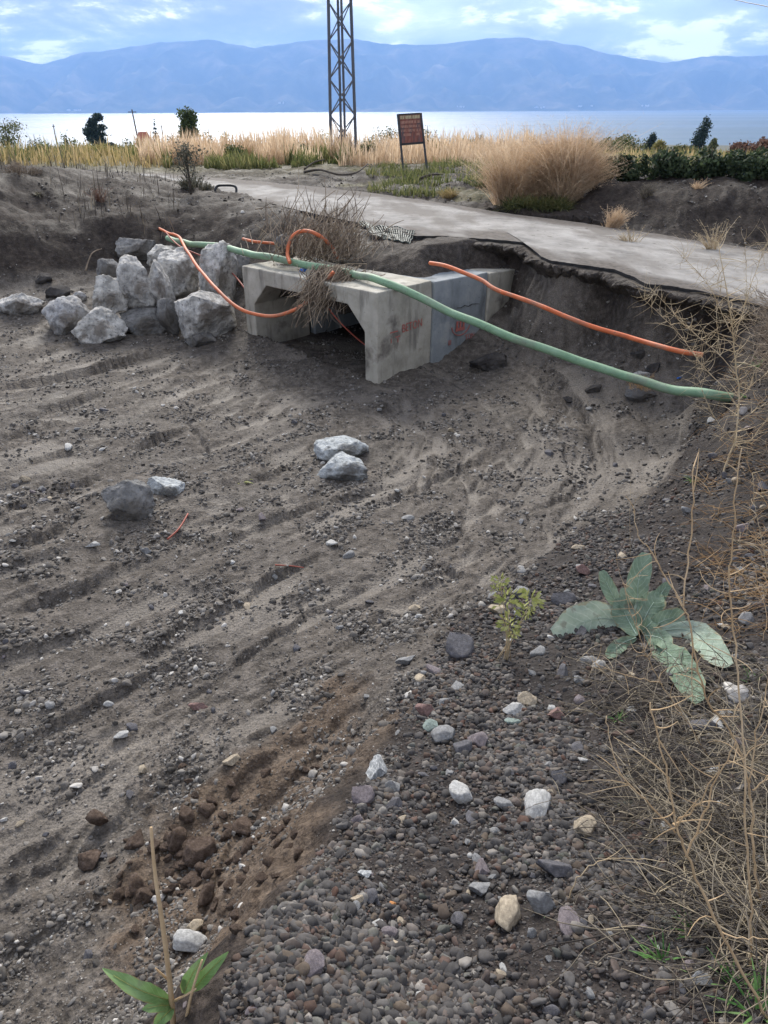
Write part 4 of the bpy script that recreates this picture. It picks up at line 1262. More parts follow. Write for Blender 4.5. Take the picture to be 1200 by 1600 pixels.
CLOD_ME = [mesh_from('soil_clod', V * .5 * np.array([1, 1, .9]), Fc, 'clod', False) for V, Fc in CROCK]
for i, c in enumerate(hand_clods):
    clod_at(*c, i)
r = random.Random(21)
for i in range(110):
    u = r.random()
    px = 315 + r.gauss(0, 80); py = 1335 + r.gauss(0, 50) - (px - 330) * .40
    if px < 110 or px > 520: continue
    w = r.uniform(9, 24)
    clod_at(px, py, w, w * r.uniform(.6, 1.0), '%s crumbly brown clod %s' % ('tiny' if w < 14 else 'small', 'left of the upright brown stalk' if px < 245 else 'on the slope towards the gravel ridge' if px > 350 else 'around the largest brown clod'), i)

# ------------------------------------------------------------------ scattered stones: the larger ones singly
PROCK = [rock_data(500 + i, 3, 10, .05, (1, .85, .7), .0, (.42, .80)) for i in range(14)]
PEB_ME = [mesh_from('stone', V * .5, Fc, 'pebble', True) for V, Fc in PROCK]
GRIT_ME = [mesh_from('stone', V * .5, Fc, 'grit', True) for V, Fc in PROCK]
def area_points(n, xr, yr):
    return rng.uniform(*xr, n), rng.uniform(*yr, n)
def in_view(x, y, z, margin=40):
    rel = np.stack([x, y, z - CAM_H], 1) @ RN
    px = 600 + F * rel[:, 0] / -rel[:, 2]; py = 800 - F * rel[:, 1] / -rel[:, 2]
    return (rel[:, 2] < 0) & (px > -margin) & (px < 1200 + margin) & (py > -margin) & (py < 1600 + margin), px, py
SCOL = [('grey', 'st_grey'), ('dark', 'st_dark'), ('pale', 'st_pale'), ('purplish', 'st_purple'), ('tan', 'st_tan'), ('dark', 'st_dark'), ('grey', 'st_grey')]
_SC = {}
def stone_copy(i, mat):
    if (i, mat) not in _SC:
        _SC[(i, mat)] = mesh_from('stone', PROCK[i][0] * .5, PROCK[i][1], mat, True)
    return _SC[(i, mat)]
for (wh, nmax, lo, hi, lab, grp, mes) in (
        ('bank', 170, 13, 27, 'small mixed grey stone lying in the gravel of the near bank', 'small stones in the bank gravel', PEB_ME),
        ('mud', 70, 10, 19, 'small dusty stone lying on the open mud', 'small stones on the mud', PEB_ME)):
    k = 0
    rr = random.Random(5)
    while k < nmax:
        px = rr.uniform(5, 1195); py = rr.uniform(640, 1595)
        g, t = ground_px(px, py)
        b = fields(m_bank, np.array([g[0]]), np.array([g[1]]))[0]
        br = fields(m_brown, np.array([g[0]]), np.array([g[1]]))[0]
        if (wh == 'bank') != (b > .5) or br > .4: continue
        w = (lo + (hi - lo) * rr.random() ** 2.2) * t / F * (1 if wh == 'mud' else 1)
        cname, cmat = rr.choice(SCOL)
        if wh == 'bank':
            zone = 'at the bottom of the gravel bank' if py > 1400 else 'near the ridge line of the bank' if px < 680 else 'around the grey green rosette' if py < 1060 else 'beside the dead grass' if px > 850 else 'in the middle of the gravel bank'
        else:
            zone = 'on the mud by the white rocks' if py < 800 else 'on the mud near the brown clods' if py > 1150 else 'on the open middle mud'
        size = 'small' if w * F / t < (lo + hi) / 2 else 'larger'
        lab = '%s %s stone lying %s' % (size, cname, zone)
        o = link('stone', stone_copy(rr.randrange(len(PROCK)), cmat), None, (g[0], g[1], g[2] + w * .12), (rr.uniform(-.4, .4), rr.uniform(-.4, .4), rr.uniform(0, 6.28)), (w * rr.uniform(.9, 1.4), w * rr.uniform(.8, 1.0), w * rr.uniform(.65, 1.0)))
        tag(o, lab, 'stone', grp)
        k += 1

# ------------------------------------------------------------------ gravel: everything smaller, as one mass of instances
def instancer(name, pts, scl, rot, meshes, label):
    coll = bpy.data.collections.new(name + '_pieces')
    for i, me in enumerate(meshes):
        o = bpy.data.objects.new('gravel_piece', me)
        coll.objects.link(o)
    me = bpy.data.meshes.new(name)
    me.vertices.add(len(pts)); me.vertices.foreach_set('co', np.asarray(pts, np.float32).ravel())
    a = me.attributes.new('psc', 'FLOAT_VECTOR', 'POINT'); a.data.foreach_set('vector', np.asarray(scl, np.float32).ravel())
    a = me.attributes.new('prot', 'FLOAT_VECTOR', 'POINT'); a.data.foreach_set('vector', np.asarray(rot, np.float32).ravel())
    o = link(name, me)
    ng = bpy.data.node_groups.new(name, 'GeometryNodeTree')
    ng.interface.new_socket('Geometry', in_out='INPUT', socket_type='NodeSocketGeometry')
    ng.interface.new_socket('Geometry', in_out='OUTPUT', socket_type='NodeSocketGeometry')
    gi = ng.nodes.new('NodeGroupInput'); go = ng.nodes.new('NodeGroupOutput')
    m2p = ng.nodes.new('GeometryNodeMeshToPoints')
    iop = ng.nodes.new('GeometryNodeInstanceOnPoints')
    ci = ng.nodes.new('GeometryNodeCollectionInfo'); ci.inputs['Collection'].default_value = coll
    ci.inputs['Separate Children'].default_value = True; ci.inputs['Reset Children'].default_value = True
    iop.inputs['Pick Instance'].default_value = True
    def na(nm):
        n = ng.nodes.new('GeometryNodeInputNamedAttribute'); n.data_type = 'FLOAT_VECTOR'; n.inputs['Name'].default_value = nm; return n.outputs['Attribute']
    L = ng.links.new
    L(gi.outputs[0], m2p.inputs[0]); L(m2p.outputs[0], iop.inputs['Points']); L(ci.outputs[0], iop.inputs['Instance'])
    ri = ng.nodes.new('FunctionNodeRandomValue'); ri.data_type = 'INT'
    ri.inputs[5].default_value = len(meshes) - 1
    L(ri.outputs[2], iop.inputs['Instance Index'])
    L(na('psc'), iop.inputs['Scale'])
    e2r = ng.nodes.new('FunctionNodeEulerToRotation'); L(na('prot'), e2r.inputs[0]); L(e2r.outputs[0], iop.inputs['Rotation'])
    L(iop.outputs[0], go.inputs[0])
    md = o.modifiers.new('gravel', 'NODES'); md.node_group = ng
    tag(o, label, kind='stuff')
    return o
LR = [rock_data(600 + i, 1 if i % 2 else 2, 9, .05, (1, .85, .72), .0, (.40, .80)) for i in range(14)]
LP = [mesh_from('gravel_piece', V * .5, Fc, 'pebble', False) for i, (V, Fc) in enumerate(LR)]
LG = [mesh_from('gravel_piece', V * .5, Fc, 'grit', False) for V, Fc in LR]
def scatter_polar(n, r0, r1, a0=-46, a1=46, p=1.0):
    """uniform over the picture rather than over the land, so near ground is not starved"""
    u = rng.random(n)
    r = r0 * (r1 / r0) ** (u ** p)
    a = np.radians(rng.uniform(a0, a1, n))
    return np.sin(a) * r, np.cos(a) * r
# near bank
x, y = scatter_polar(470000, .5, 8, -58, 66)
b = fields(m_bank, x, y); br = fields(m_brown, x, y); z = Hs(x, y)
iv, px, py = in_view(x, y, z, 520)
coarse = sstep(-.25, .35, fbm(x * 1.7, y * 1.7, 3))
keep = (b > .30) & (rng.random(len(x)) > .85 * br) & iv & (rng.random(len(x)) < (.22 + .78 * coarse) * np.clip(b * 1.2, 0, 1))
x, y, z, coarse = x[keep], y[keep], z[keep], coarse[keep]
d = np.sqrt(x * x + y * y + (z - CAM_H) ** 2)
s = np.minimum(rng.lognormal(math.log(.0062), .68, len(x)) * (.8 + .45 * coarse) * np.clip(d / 2.0, .9, 2.2), .030)
scl = s[:, None] * rng.uniform(.75, 1.35, (len(x), 3)) * np.array([1.15, 1, .85])
rot = np.stack([rng.uniform(-.7, .7, len(x)), rng.uniform(-.7, .7, len(x)), rng.uniform(0, 6.28, len(x))], 1)
instancer('gravel', np.stack([x, y, z + s * .12], 1), scl, rot, LP, 'dark mixed pebble gravel covering the near bank')
# grit on the mud
x, y = scatter_polar(400000, 1.0, 13, -62, 50, p=.9)
b = fields(m_bank, x, y); si = fields(m_silt, x, y); mu = fields(m_bed, x, y); br = fields(m_brown, x, y); z = Hs(x, y)
iv, px, py = in_view(x, y, z, 520)
cl_ = sstep(-.15, .35, fbm(x * 2.1 + 5, y * 2.1, 4))
keep = (b < .8) & iv & (mu + b > .2) & (rng.random(len(x)) < (.10 + .55 * cl_) * (1 - .88 * si) * np.where(br > .5, .5, 1))
x, y, z, cl_ = x[keep], y[keep], z[keep], cl_[keep]
d = np.sqrt(x * x + y * y + (z - CAM_H) ** 2)
s = np.minimum(rng.lognormal(math.log(.0062), .55, len(x)) * (.75 + .5 * cl_) * np.clip(d / 2.6, .8, 2.4), .04)
scl = s[:, None] * rng.uniform(.75, 1.35, (len(x), 3)) * np.array([1.15, 1, .8])
rot = np.stack([rng.uniform(-.7, .7, len(x)), rng.uniform(-.7, .7, len(x)), rng.uniform(0, 6.28, len(x))], 1)
instancer('mud_gravel', np.stack([x, y, z + s * .08], 1), scl, rot, LG, 'gritty crumbs and small pebbles strewn over the mud')
# rubble on the banks and fill
x, y = scatter_polar(90000, 5, 22)
b = fields(m_bank, x, y); mu = fields(m_mud, x, y); z = Hs(x, y)
iv, px, py = in_view(x, y, z, 60)
keep = (b < .5) & (fields(m_bed, x, y) < .5) & iv & ~in_poly(x, y, road_poly) & (rng.random(len(x)) < sstep(-.1, .4, fbm(x * 1.3, y * 1.3, 3)) * .6)
x, y, z = x[keep], y[keep], z[keep]
s = np.minimum(rng.lognormal(math.log(.022), .5, len(x)), .075)
scl = s[:, None] * rng.uniform(.75, 1.35, (len(x), 3)) * np.array([1.15, 1, .8])
rot = np.stack([rng.uniform(-.7, .7, len(x)), rng.uniform(-.7, .7, len(x)), rng.uniform(0, 6.28, len(x))], 1)
instancer('bank_rubble', np.stack([x, y, z + s * .1], 1), scl, rot, LG, 'dark crumbs of soil and small stones on the cut banks')

# ================================================================== PLANTS
# ------------------------------------------------------------------ grey green rosette
def leaf_mesh(name, pts, w, mat, fold=.25, wave=.16, seed=0, profile='broad', thick=.0016):
    P = catmull(pts, 5)
    r = random.Random(seed)
    n = len(P); nc = 8
    V = []; Fc = []
    tot = [0]
    for i in range(1, n): tot.append(tot[-1] + (P[i] - P[i - 1]).length)
    view = Vector((0, 0, CAM_H)) - P[n // 2]
    ph = r.uniform(0, 6)
    for i, p in enumerate(P):
        t = tot[i] / tot[-1]
        if profile == 'broad':
            wd = w * (0.10 + .90 * math.sin(min(.97, t * .93 + .04) ** 1.35 * math.pi) ** .62)
        else:
            wd = w * (0.06 + .94 * math.sin(min(1, t * .97 + .03) ** .9 * math.pi) ** .9)
        tg = (P[min(i + 1, n - 1)] - P[max(i - 1, 0)]).normalized()
        sd = tg.cross(view).normalized()
        nr = sd.cross(tg).normalized()
        for k in range(nc + 1):
            u = k / nc * 2 - 1
            edge = 1 + .20 * mnoise.noise(Vector((t * 13 + ph, u * 2, seed)))
            off = fold * wd * .5 * abs(u) + wave * wd * math.sin(t * 14 + ph + u * 2) * abs(u) ** 2 + .05 * wd * mnoise.noise(Vector((t * 6, u * 3, seed + 9)))
            V.append(p + sd * (u * wd * .5 * edge) + nr * off)
    for i in range(n - 1):
        for k in range(nc):
            a_ = i * (nc + 1) + k
            Fc.append((a_, a_ + 1, a_ + nc + 2, a_ + nc + 1))
    me = mesh_from(name, V, Fc, mat, True)
    lt = np.repeat([q / tot[-1] for q in tot], nc + 1); lu = np.tile(np.linspace(-1, 1, nc + 1), n)
    for nm, arr in (('leaf_t', lt), ('leaf_u', lu)):
        at = me.attributes.new(nm, 'FLOAT', 'POINT'); at.data.foreach_set('value', np.asarray(arr, np.float32))
    return me, P
def rosette():
    cxy = (999, 990)
    g, t0 = ground_px(*cxy)
    e = empty('rosette_plant', g)
    inv = Vector(g)
    S = lambda cx, cy: (800 + cx / 3.0, 780 + cy / 3.0)
    leaves = [  # base, mid bow, tip in crop pixels, width px (crop), lift of tip towards camera, material
     ((595, 560), (590, 400), (628, 252), 105, .12, 'rosette_leaf'),
     ((560, 590), (400, 560), (195, 640), 190, .03, 'rosette_pale'),
     ((585, 640), (540, 560), (500, 462), 120, .10, 'rosette_leaf'),
     ((520, 540), (460, 430), (420, 335), 70, .05, 'rosette_leaf'),
     ((600, 610), (640, 520), (695, 440), 120, .13, 'rosette_leaf'),
     ((610, 630), (710, 570), (808, 545), 95, .12, 'rosette_leaf'),
     ((650, 620), (850, 620), (1015, 785), 120, .06, 'rosette_pale'),
     ((640, 660), (770, 760), (885, 950), 125, .05, 'rosette_leaf'),
     ((620, 640), (690, 650), (748, 695), 85, .14, 'rosette_leaf'),
     ((580, 650), (510, 680), (445, 742), 65, .04, 'rosette_leaf'),
     ((640, 560), (700, 440), (742, 395), 60, .07, 'rosette_leaf'),
     ((575, 590), (545, 500), (525, 415), 75, .08, 'rosette_leaf'),
     ((605, 620), (640, 590), (675, 552), 65, .15, 'rosette_leaf'),
     ((590, 600), (610, 520), (640, 465), 80, .11, 'rosette_pale'),
    ]
    for i, (b, m, tp, w, lift, mat) in enumerate(leaves):
        def pt(c, dt):
            px, py = S(*c)
            gg, tg = ground_px(px, py)
            tt = min(tg - .02, t0 + .15) - dt
            return Vector(at_t(px, py, tt)) - inv
        P = [pt(b, .02), pt(m, lift * .9), pt(tp, lift * .55)]
        tw = w / 3.0 * t0 / F
        me, PP = leaf_mesh('leaf', [p + inv for p in P], tw, mat, seed=i, fold=.22)
        me.transform(Matrix.Translation(-inv))
        lf = link('leaf', me, e)
        mb = MB(); mb.tube([p - inv + Vector((0, -.002, .003)) for p in PP[:-3]], .0032, .0010, 5)
        link('midrib', mb.mesh('midrib', 'leaf_vein', True), lf)
    tag(e, 'large grey green broad leaved rosette plant on the gravel bank', 'plant')
rosette()

# ------------------------------------------------------------------ seedling with brown stalk at the bottom
def seedling():
    g, t0 = ground_px(272, 1605)
    e = empty('seedling_plant', g); inv = Vector(g)
    P = lambda px, py, dt: Vector(at_t(px, py, t0 - dt)) - inv
    mb = MB(); mb.tube(catmull([P(272, 1612, -.02), P(266, 1540, .05), P(255, 1450, .14), P(243, 1370, .20), P(236, 1293, .24)], 5), .0065, .0028, 7)
    link('dry_stalk', mb.mesh('dry_stalk', 'tan_stem', True), e)
    mb = MB(); mb.tube(catmull([P(290, 1600, 0), P(300, 1550, .06), P(316, 1500, .10)], 4), .004, .002, 6)
    mb.tube([P(270, 1565, .03), P(290, 1555, .05), P(306, 1545, .07)], .003, .002, 5)
    mb.tube([P(262, 1530, .04), P(250, 1520, .05), P(243, 1513, .06)], .003, .0018, 5)
    link('side_stalk', mb.mesh('side_stalk', 'tan_stem', True), e)
    for i, (b, m, tp, w, l) in enumerate([((268, 1564), (215, 1545), (160, 1513), 25, .07), ((287, 1552), (302, 1520), (325, 1488), 22, .06), ((300, 1548), (325, 1520), (357, 1487), 21, .04), ((268, 1570), (245, 1572), (222, 1577), 17, .05), ((270, 1575), (256, 1588), (240, 1604), 20, .05), ((288, 1545), (287, 1530), (290, 1520), 9, .05)]):
        me, PP = leaf_mesh('leaf', [P(*b, .02) + inv, P(*m, l) + inv, P(*tp, l * .8) + inv], w * t0 / F, 'green_leaf', seed=40 + i, fold=.35, wave=.03, profile='lance')
        me.transform(Matrix.Translation(-inv)); lf = link('leaf', me, e)
        mb = MB(); mb.tube([p - inv + Vector((0, -.001, .0015)) for p in PP[:-2]], .0011, .0005, 4); link('midrib', mb.mesh('midrib', 'yellow_leaf', True), lf)
    tag(e, 'seedling with long green leaves and upright brown dry stalk at bottom edge', 'plant')
seedling()

# ------------------------------------------------------------------ small yellow green weed
def small_weed():
    g, t0 = ground_px(790, 1032)
    e = empty('yellow_weed', g); inv = Vector(g)
    P = lambda px, py, dt: Vector(at_t(px, py, t0 - dt)) - inv
    r = random.Random(9)
    heads = [(782, 908, .16, 26), (793, 938, .16, 40), (828, 938, .14, 34), (797, 975, .10, 34), (775, 920, .12, 16), (824, 955, .12, 20), (800, 988, .08, 22)]
    mb = MB()
    for hx, hy, dt, sp in heads:
        mb.tube(catmull([P(790 + r.uniform(-3, 3), 1034, 0), P(796 + (hx - 796) * .25, 990, dt * .5), P(hx, hy + 6, dt)], 4), .0028, .0014, 5)
    for k in range(9):
        mb.tube([P(796, 1000, .05), P(785 + r.uniform(-14, 24), 1035, -.01)], .0016, .0008, 4)
    link('stem', mb.mesh('stem', 'pale_stem', True), e)
    for hx, hy, dt, sp in heads:
        mb = MB()
        c = P(hx, hy, dt)
        V = []; Fc = []
        for k in range(38):
            d = Vector((r.gauss(0, 1), r.gauss(0, .8), r.gauss(.1, .9))).normalized()
            o = c + d * (sp * t0 / F * r.uniform(.05, .45))
            L = sp * t0 / F * r.uniform(.22, .42)
            sd = d.orthogonal().normalized() * L * .22
            b0 = len(V)
            V += [o, o + d * L * .5 + sd, o + d * L, o + d * L * .5 - sd]
            Fc.append((b0, b0 + 1, b0 + 2, b0 + 3))
        link('leaf_cluster', mesh_from('leaf_cluster', V, Fc, 'yellow_leaf'), e)
    tag(e, 'small yellow green weed on the crest of the gravel bank', 'weed')
small_weed()

# ------------------------------------------------------------------ dry branching weeds
def dry_weed(name, root_px, strands, mat, label, r0=.008, twigs=10, twig_len=.16, seed=0, curl=.5, t_root=None, cat='weed', droop=0.0):
    """strands: pixel polylines with a lean towards (+) or away from the camera"""
    g, t0 = ground_px(*root_px)
    if t_root: t0 = t_root
    e = empty(name, at_t(root_px[0], root_px[1], t0)); inv = Vector(e.location)
    r = random.Random(seed)
    mbt = MB()
    for si, (pl, lean, rr) in enumerate(strands):
        n = len(pl)
        mb = MB()
        pts = []
        for i, (px, py) in enumerate(pl):
            dt = lean[0] + (lean[1] - lean[0]) * i / max(1, n - 1)
            pts.append(Vector(at_t(px, py, t0 - dt)) - inv)
        P = catmull(pts, 5)
        # small kinks keep the stalk from looking drawn
        P = [p + Vector((r.gauss(0, .0012), r.gauss(0, .003), r.gauss(0, .0012))) for p in P]
        mb.tube(P, rr * .50, rr * .20, 6)
        link('stem', mb.mesh('stem', mat, True), e)
        L = sum((P[i + 1] - P[i]).length for i in range(len(P) - 1))
        for k in range(int(twigs * L / .5)):
            i = r.randrange(max(1, len(P) // 5), len(P))
            p = P[i]
            d = Vector((r.gauss(0, 1), r.gauss(0, .6), r.gauss(.25, .7))).normalized()
            ln = twig_len * r.uniform(.3, 1.0)
            q = [p]
            dd = d.copy()
            cv = Vector((r.gauss(0, 1), r.gauss(0, 1), r.gauss(-droop, .6))) * curl
            for s_ in range(5):
                dd = (dd + cv * .25).normalized()
                q.append(q[-1] + dd * ln / 5)
            mbt.tube(q, rr * .22 + .0004, .0005, 3, cap=False)
    link('twigs', mbt.mesh('twigs', mat, True), e)
    tag(e, label, cat)
    return e
dry_weed('dry_shrub', (1127, 746), [
 ([(1127, 746), (1138, 715), (1148, 690), (1153, 650), (1155, 620), (1150, 575), (1146, 535), (1143, 500), (1135, 450), (1122, 380)], (0, .25), .013),
 ([(1153, 640), (1135, 610), (1100, 575), (1085, 555), (1060, 520), (1030, 490), (1003, 465)], (.08, .30), .006),
 ([(1150, 585), (1125, 555), (1090, 525), (1065, 505), (1045, 480), (1018, 452)], (.1, .3), .006),
 ([(1146, 535), (1160, 490), (1172, 450), (1190, 400), (1200, 380)], (.12, .3), .006),
 ([(1146, 525), (1128, 490), (1110, 450), (1090, 425), (1065, 400)], (.12, .34), .005),
 ([(1155, 625), (1172, 605), (1190, 590), (1210, 570)], (.06, .2), .006),
 ([(1150, 680), (1170, 690), (1195, 660), (1215, 650)], (.05, .2), .005),
 ([(1148, 690), (1125, 665), (1105, 630), (1092, 590), (1088, 560)], (.05, .15), .004),
 ([(1143, 500), (1165, 470), (1166, 420), (1163, 375)], (.12, .3), .004),
 ([(1125, 555), (1122, 520), (1120, 480), (1128, 440), (1118, 410)], (.12, .3), .004),
 ([(1150, 690), (1180, 720), (1200, 735)], (.02, .12), .004),
 ([(1152, 660), (1190, 635), (1215, 625)], (.02, .12), .004),
], 'pale_stem', 'bare pale branching dry shrub at the edge of the right bank', twigs=34, twig_len=.22, seed=3, curl=.8)
dry_weed('dry_stalk_plant', (1200, 1590), [
 ([(1200, 1590), (1150, 1500), (1108, 1420), (1080, 1350), (1072, 1335), (1058, 1300), (1055, 1280), (1042, 1210), (1030, 1160), (1015, 1100)], (0, .25), .0058),
 ([(1072, 1338), (1100, 1270), (1125, 1210), (1150, 1160)], (.1, .2), .0040),
 ([(1055, 1300), (1010, 1250), (973, 1212), (955, 1170), (948, 1120)], (.12, .2), .0036),
 ([(1058, 1285), (1095, 1255), (1125, 1195)], (.12, .25), .0034),
 ([(1125, 1458), (1170, 1468), (1200, 1466)], (.04, .1), .0030),
], 'tan_stem', 'dry orange stalk plant forking upward from the bottom right corner', twigs=7, twig_len=.10, seed=5, curl=.9)
dry_weed('dry_stalk_plant', (1203, 1440), [
 ([(1203, 1440), (1185, 1390), (1178, 1330), (1174, 1260), (1170, 1230), (1160, 1185), (1145, 1150), (1125, 1120), (1107, 1097), (1090, 1040), (1075, 965), (1068, 947), (1075, 880), (1082, 800), (1083, 730)], (0, .30), .0056),
 ([(1068, 950), (1040, 900), (1015, 860), (1000, 842), (990, 800)], (.26, .36), .0030),
 ([(1174, 1235), (1200, 1215), (1230, 1190)], (.1, .15), .0036),
 ([(1171, 1225), (1180, 1160), (1195, 1090), (1200, 1040)], (.1, .2), .0034),
], 'tan_stem', 'tall dry tan stalk rising past the rosette plant', twigs=8, twig_len=.11, seed=6, curl=.9)
dry_weed('dry_stalk_plant', (1172, 1520), [
 ([(1172, 1520), (1174, 1420), (1165, 1300), (1161, 1180), (1152, 1050), (1142, 950), (1140, 910), (1146, 850), (1150, 770), (1158, 700)], (0, .30), .0044),
], 'tan_stem', 'single thin upright tan stalk near the right edge', twigs=6, twig_len=.09, seed=7, curl=.9)
dry_weed('dry_stalk_plant', (1110, 1190), [
 ([(1110, 1190), (1075, 1130), (1040, 1080), (1015, 1035), (1000, 995), (985, 955), (975, 915)], (0, .22), .0036),
 ([(1035, 1068), (1000, 1060), (960, 1050), (930, 1035), (915, 1020)], (.06, .1), .0028),
 ([(1000, 1000), (992, 960), (970, 900), (962, 860)], (.16, .25), .0022),
], 'tan_stem', 'dry tan stalk arching across the rosette leaves', twigs=12, twig_len=.10, seed=8, curl=1.0)
dry_weed('dry_stalk_plant', (1210, 960), [
 ([(1210, 960), (1200, 900), (1195, 870), (1185, 820), (1180, 790), (1175, 740)], (0, .15), .004),
 ([(1195, 870), (1170, 850), (1130, 840)], (.02, .1), .003),
 ([(1200, 930), (1180, 905), (1150, 895)], (.02, .1), .003),
], 'pale_stem', 'curled pale dry twigs above the stalks at the right edge', twigs=16, twig_len=.14, seed=9, curl=1.2)
dry_weed('dry_stalk_plant', (985, 870), [
 ([(985, 870), (984, 820), (985, 770), (986, 745)], (0, .05), .0022),
 ([(985, 800), (995, 780), (1010, 770)], (0, .05), .0015),
], 'pale_stem', 'tiny thin dry stalk at the silt edge above the rosette', twigs=10, twig_len=.06, seed=10)
dry_weed('dry_stalk_plant', (870, 1410), [
 ([(885, 1420), (902, 1375), (935, 1345), (985, 1342), (1040, 1348), (1078, 1366)], (.0, .03), .0032),
], 'pale_stem', 'pale bent stalk arching over the stones by the dead grass', twigs=4, twig_len=.06, seed=11)
dry_weed('fallen_branch', (915, 1515), [
 ([(912, 1516), (950, 1495), (995, 1478), (1048, 1445)], (.0, .03), .0042),
], 'dead_grass', 'grey fallen twig lying below the dead grass', twigs=3, twig_len=.06, seed=12, cat='twig')
dry_weed('fallen_branch', (690, 1100), [
 ([(660, 1108), (700, 1103), (735, 1125), (780, 1155), (825, 1195), (880, 1240)], (.01, .03), .0030),
 ([(735, 1110), (790, 1145), (830, 1165), (870, 1190), (905, 1230)], (.01, .03), .0036),
], 'dead_grass', 'long grey dry twigs lying across the bank stones', twigs=6, twig_len=.08, seed=13, cat='twig')

# ------------------------------------------------------------------ dead grass tangle and green tufts
def strands_mesh(name, spots, nper, length, lift, mat, seed, rad_, flat=True, spread=.03, droopy=.6, sides=3, seg=5, up=.15, green=False):
    r = random.Random(seed)
    mb = MB()
    for (x, y) in spots:
        z = H(x, y)
        for k in range(nper):
            a = r.uniform(0, 6.28)
            d = Vector((math.cos(a), math.sin(a), r.uniform(-.05, up * 2))).normalized()
            p = Vector((x + r.gauss(0, spread), y + r.gauss(0, spread), z + r.uniform(0, lift)))
            L = length * r.uniform(.4, 1.2)
            q = [p]
            turn = r.gauss(0, .35)
            for s_ in range(seg):
                d = (d + Vector((-d.y, d.x, 0)) * turn * .5 + Vector((0, 0, -droopy * .25)) + Vector((r.gauss(0, .1), r.gauss(0, .1), r.gauss(0, .1)))).normalized()
                nx = q[-1] + d * L / seg
                hz = H(nx.x, nx.y) + .004
                if nx.z < hz: nx.z = hz + r.uniform(0, .015)
                q.append(nx)
            mb.tube(q, rad_ * r.uniform(.6, 1.3), rad_ * .3, sides, cap=False)
    return mb.mesh(name, mat, True)
r = random.Random(31)
spots = []
while len(spots) < 580:
    px = r.uniform(880, 1440); py = r.uniform(1030, 1560)
    edge = 905 + (1250 - py) * -.10 + (py > 1380) * (py - 1380) * 1.1
    dens = min(1.0, max(0.03, (px - edge) / 130))
    if r.random() > dens: continue
    g, t = ground_px(px, py); spots.append((g[0], g[1]))
tag(link('dead_grass', strands_mesh('dead_grass', spots, 5, .26, .05, 'dead_grass', 4, .0019, up=.35)), 'grey brown tangle of dead grass on the right bank', kind='stuff')
spots = []
while len(spots) < 130:
    px = r.uniform(1060, 1300); py = r.uniform(590, 1000)
    if px < 1075 + abs(py - 780) * .15: continue
    g, t = ground_px(px, py); spots.append((g[0], g[1]))
tag(link('dry_undergrowth', strands_mesh('dry_undergrowth', spots, 5, .30, .06, 'straw', 5, .0018, up=.5)), 'pale dry curled undergrowth around the bare shrub', kind='stuff')
spots = []
while len(spots) < 110:
    px = r.uniform(1175, 1260); py = r.uniform(470, 600)
    g, t = ground_px(px, py); spots.append((g[0], g[1]))
tag(link('dry_undergrowth', strands_mesh('dry_undergrowth', spots, 8, .30, .12, 'brush', 6, .003, up=.8)), 'dark brown dry weeds by the road end at the right edge', kind='stuff')
def blade_tuft(name, px, py, n, L, mat, label, seed, cat='grass tuft', w=.003, upness=.9, group=None):
    g, t = ground_px(px, py)
    rr = random.Random(seed)
    V = []; Fc = []
    for k in range(n):
        a = rr.uniform(0, 6.28)
        d = Vector((math.cos(a), math.sin(a), rr.uniform(.3, 1.6) * upness)).normalized()
        p = Vector((rr.gauss(0, L * .06), rr.gauss(0, L * .06), -.01))
        l = L * rr.uniform(.5, 1.1)
        sd = Vector((-math.sin(a), math.cos(a), 0)) * w * rr.uniform(.7, 1.3)
        b0 = len(V)
        for s_ in range(5):
            u = s_ / 4
            q = p + d * l * u + Vector((0, 0, -l * .35 * u * u))
            V += [q - sd * (1 - u * .9), q + sd * (1 - u * .9)]
            if s_: Fc.append((b0 + 2 * s_ - 2, b0 + 2 * s_ - 1, b0 + 2 * s_ + 1, b0 + 2 * s_))
    o = link(name, mesh_from(name, V, Fc, mat), None, g)
    return tag(o, label, cat, group)
blade_tuft('grass_tuft', 965, 1125, 26, .075, 'green_blade', 'small green grass tuft below the rosette plant', 1)
blade_tuft('grass_tuft', 1035, 1500, 34, .085, 'green_blade', 'green grass tuft among dead grass near the bottom', 2)
blade_tuft('grass_tuft', 1080, 1455, 22, .085, 'green_blade', 'thin green grass blades above the bottom tuft', 3)
blade_tuft('grass_tuft', 1185, 1585, 24, .12, 'green_blade', 'green grass blades in the bottom right corner', 4, w=.005)
blade_tuft('grass_tuft', 1145, 1540, 14, .09, 'green_blade', 'few broad green blades beside the corner grass', 5, w=.005)
blade_tuft('grass_tuft', 1187, 572, 22, .22, 'green_blade', 'bright green grass tuft on the right bank behind the shrub', 6, w=.006)
blade_tuft('grass_tuft', 1082, 752, 16, .13, 'green_blade', 'bright green sprig left of the shrub foot', 7, w=.006)
blade_tuft('grass_tuft', 1178, 1065, 16, .10, 'green_blade', 'green blades growing beside the tall dry stems', 8)
blade_tuft('grass_tuft', 1165, 620, 14, .12, 'green_blade', 'pale green sprig behind the shrub trunk', 9, w=.006)
blade_tuft('grass_tuft', 60, 306, 40, .22, 'leaf_grey', 'grey leafed weed clump on the left soil mound', 10, 'weed', w=.012)
blade_tuft('grass_tuft', 378, 752, 18, .10, 'yellow_leaf', 'scrap of yellow green plant lying on the mud', 11, 'weed', w=.012, upness=.3)
# tiny clover like seedlings on the bank
for i, (px, py) in enumerate([(852, 1440), (830, 1460), (672, 1155), (935, 1225), (1150, 1212), (1012, 1330), (972, 1262), (690, 1062), (562, 1470), (560, 1530)]):
    blade_tuft('tiny_seedling', px, py, 8, .020, 'green_blade', 'tiny bright green seedling between the bank stones', 60 + i, 'seedling', w=.004, group='tiny seedlings on the bank')

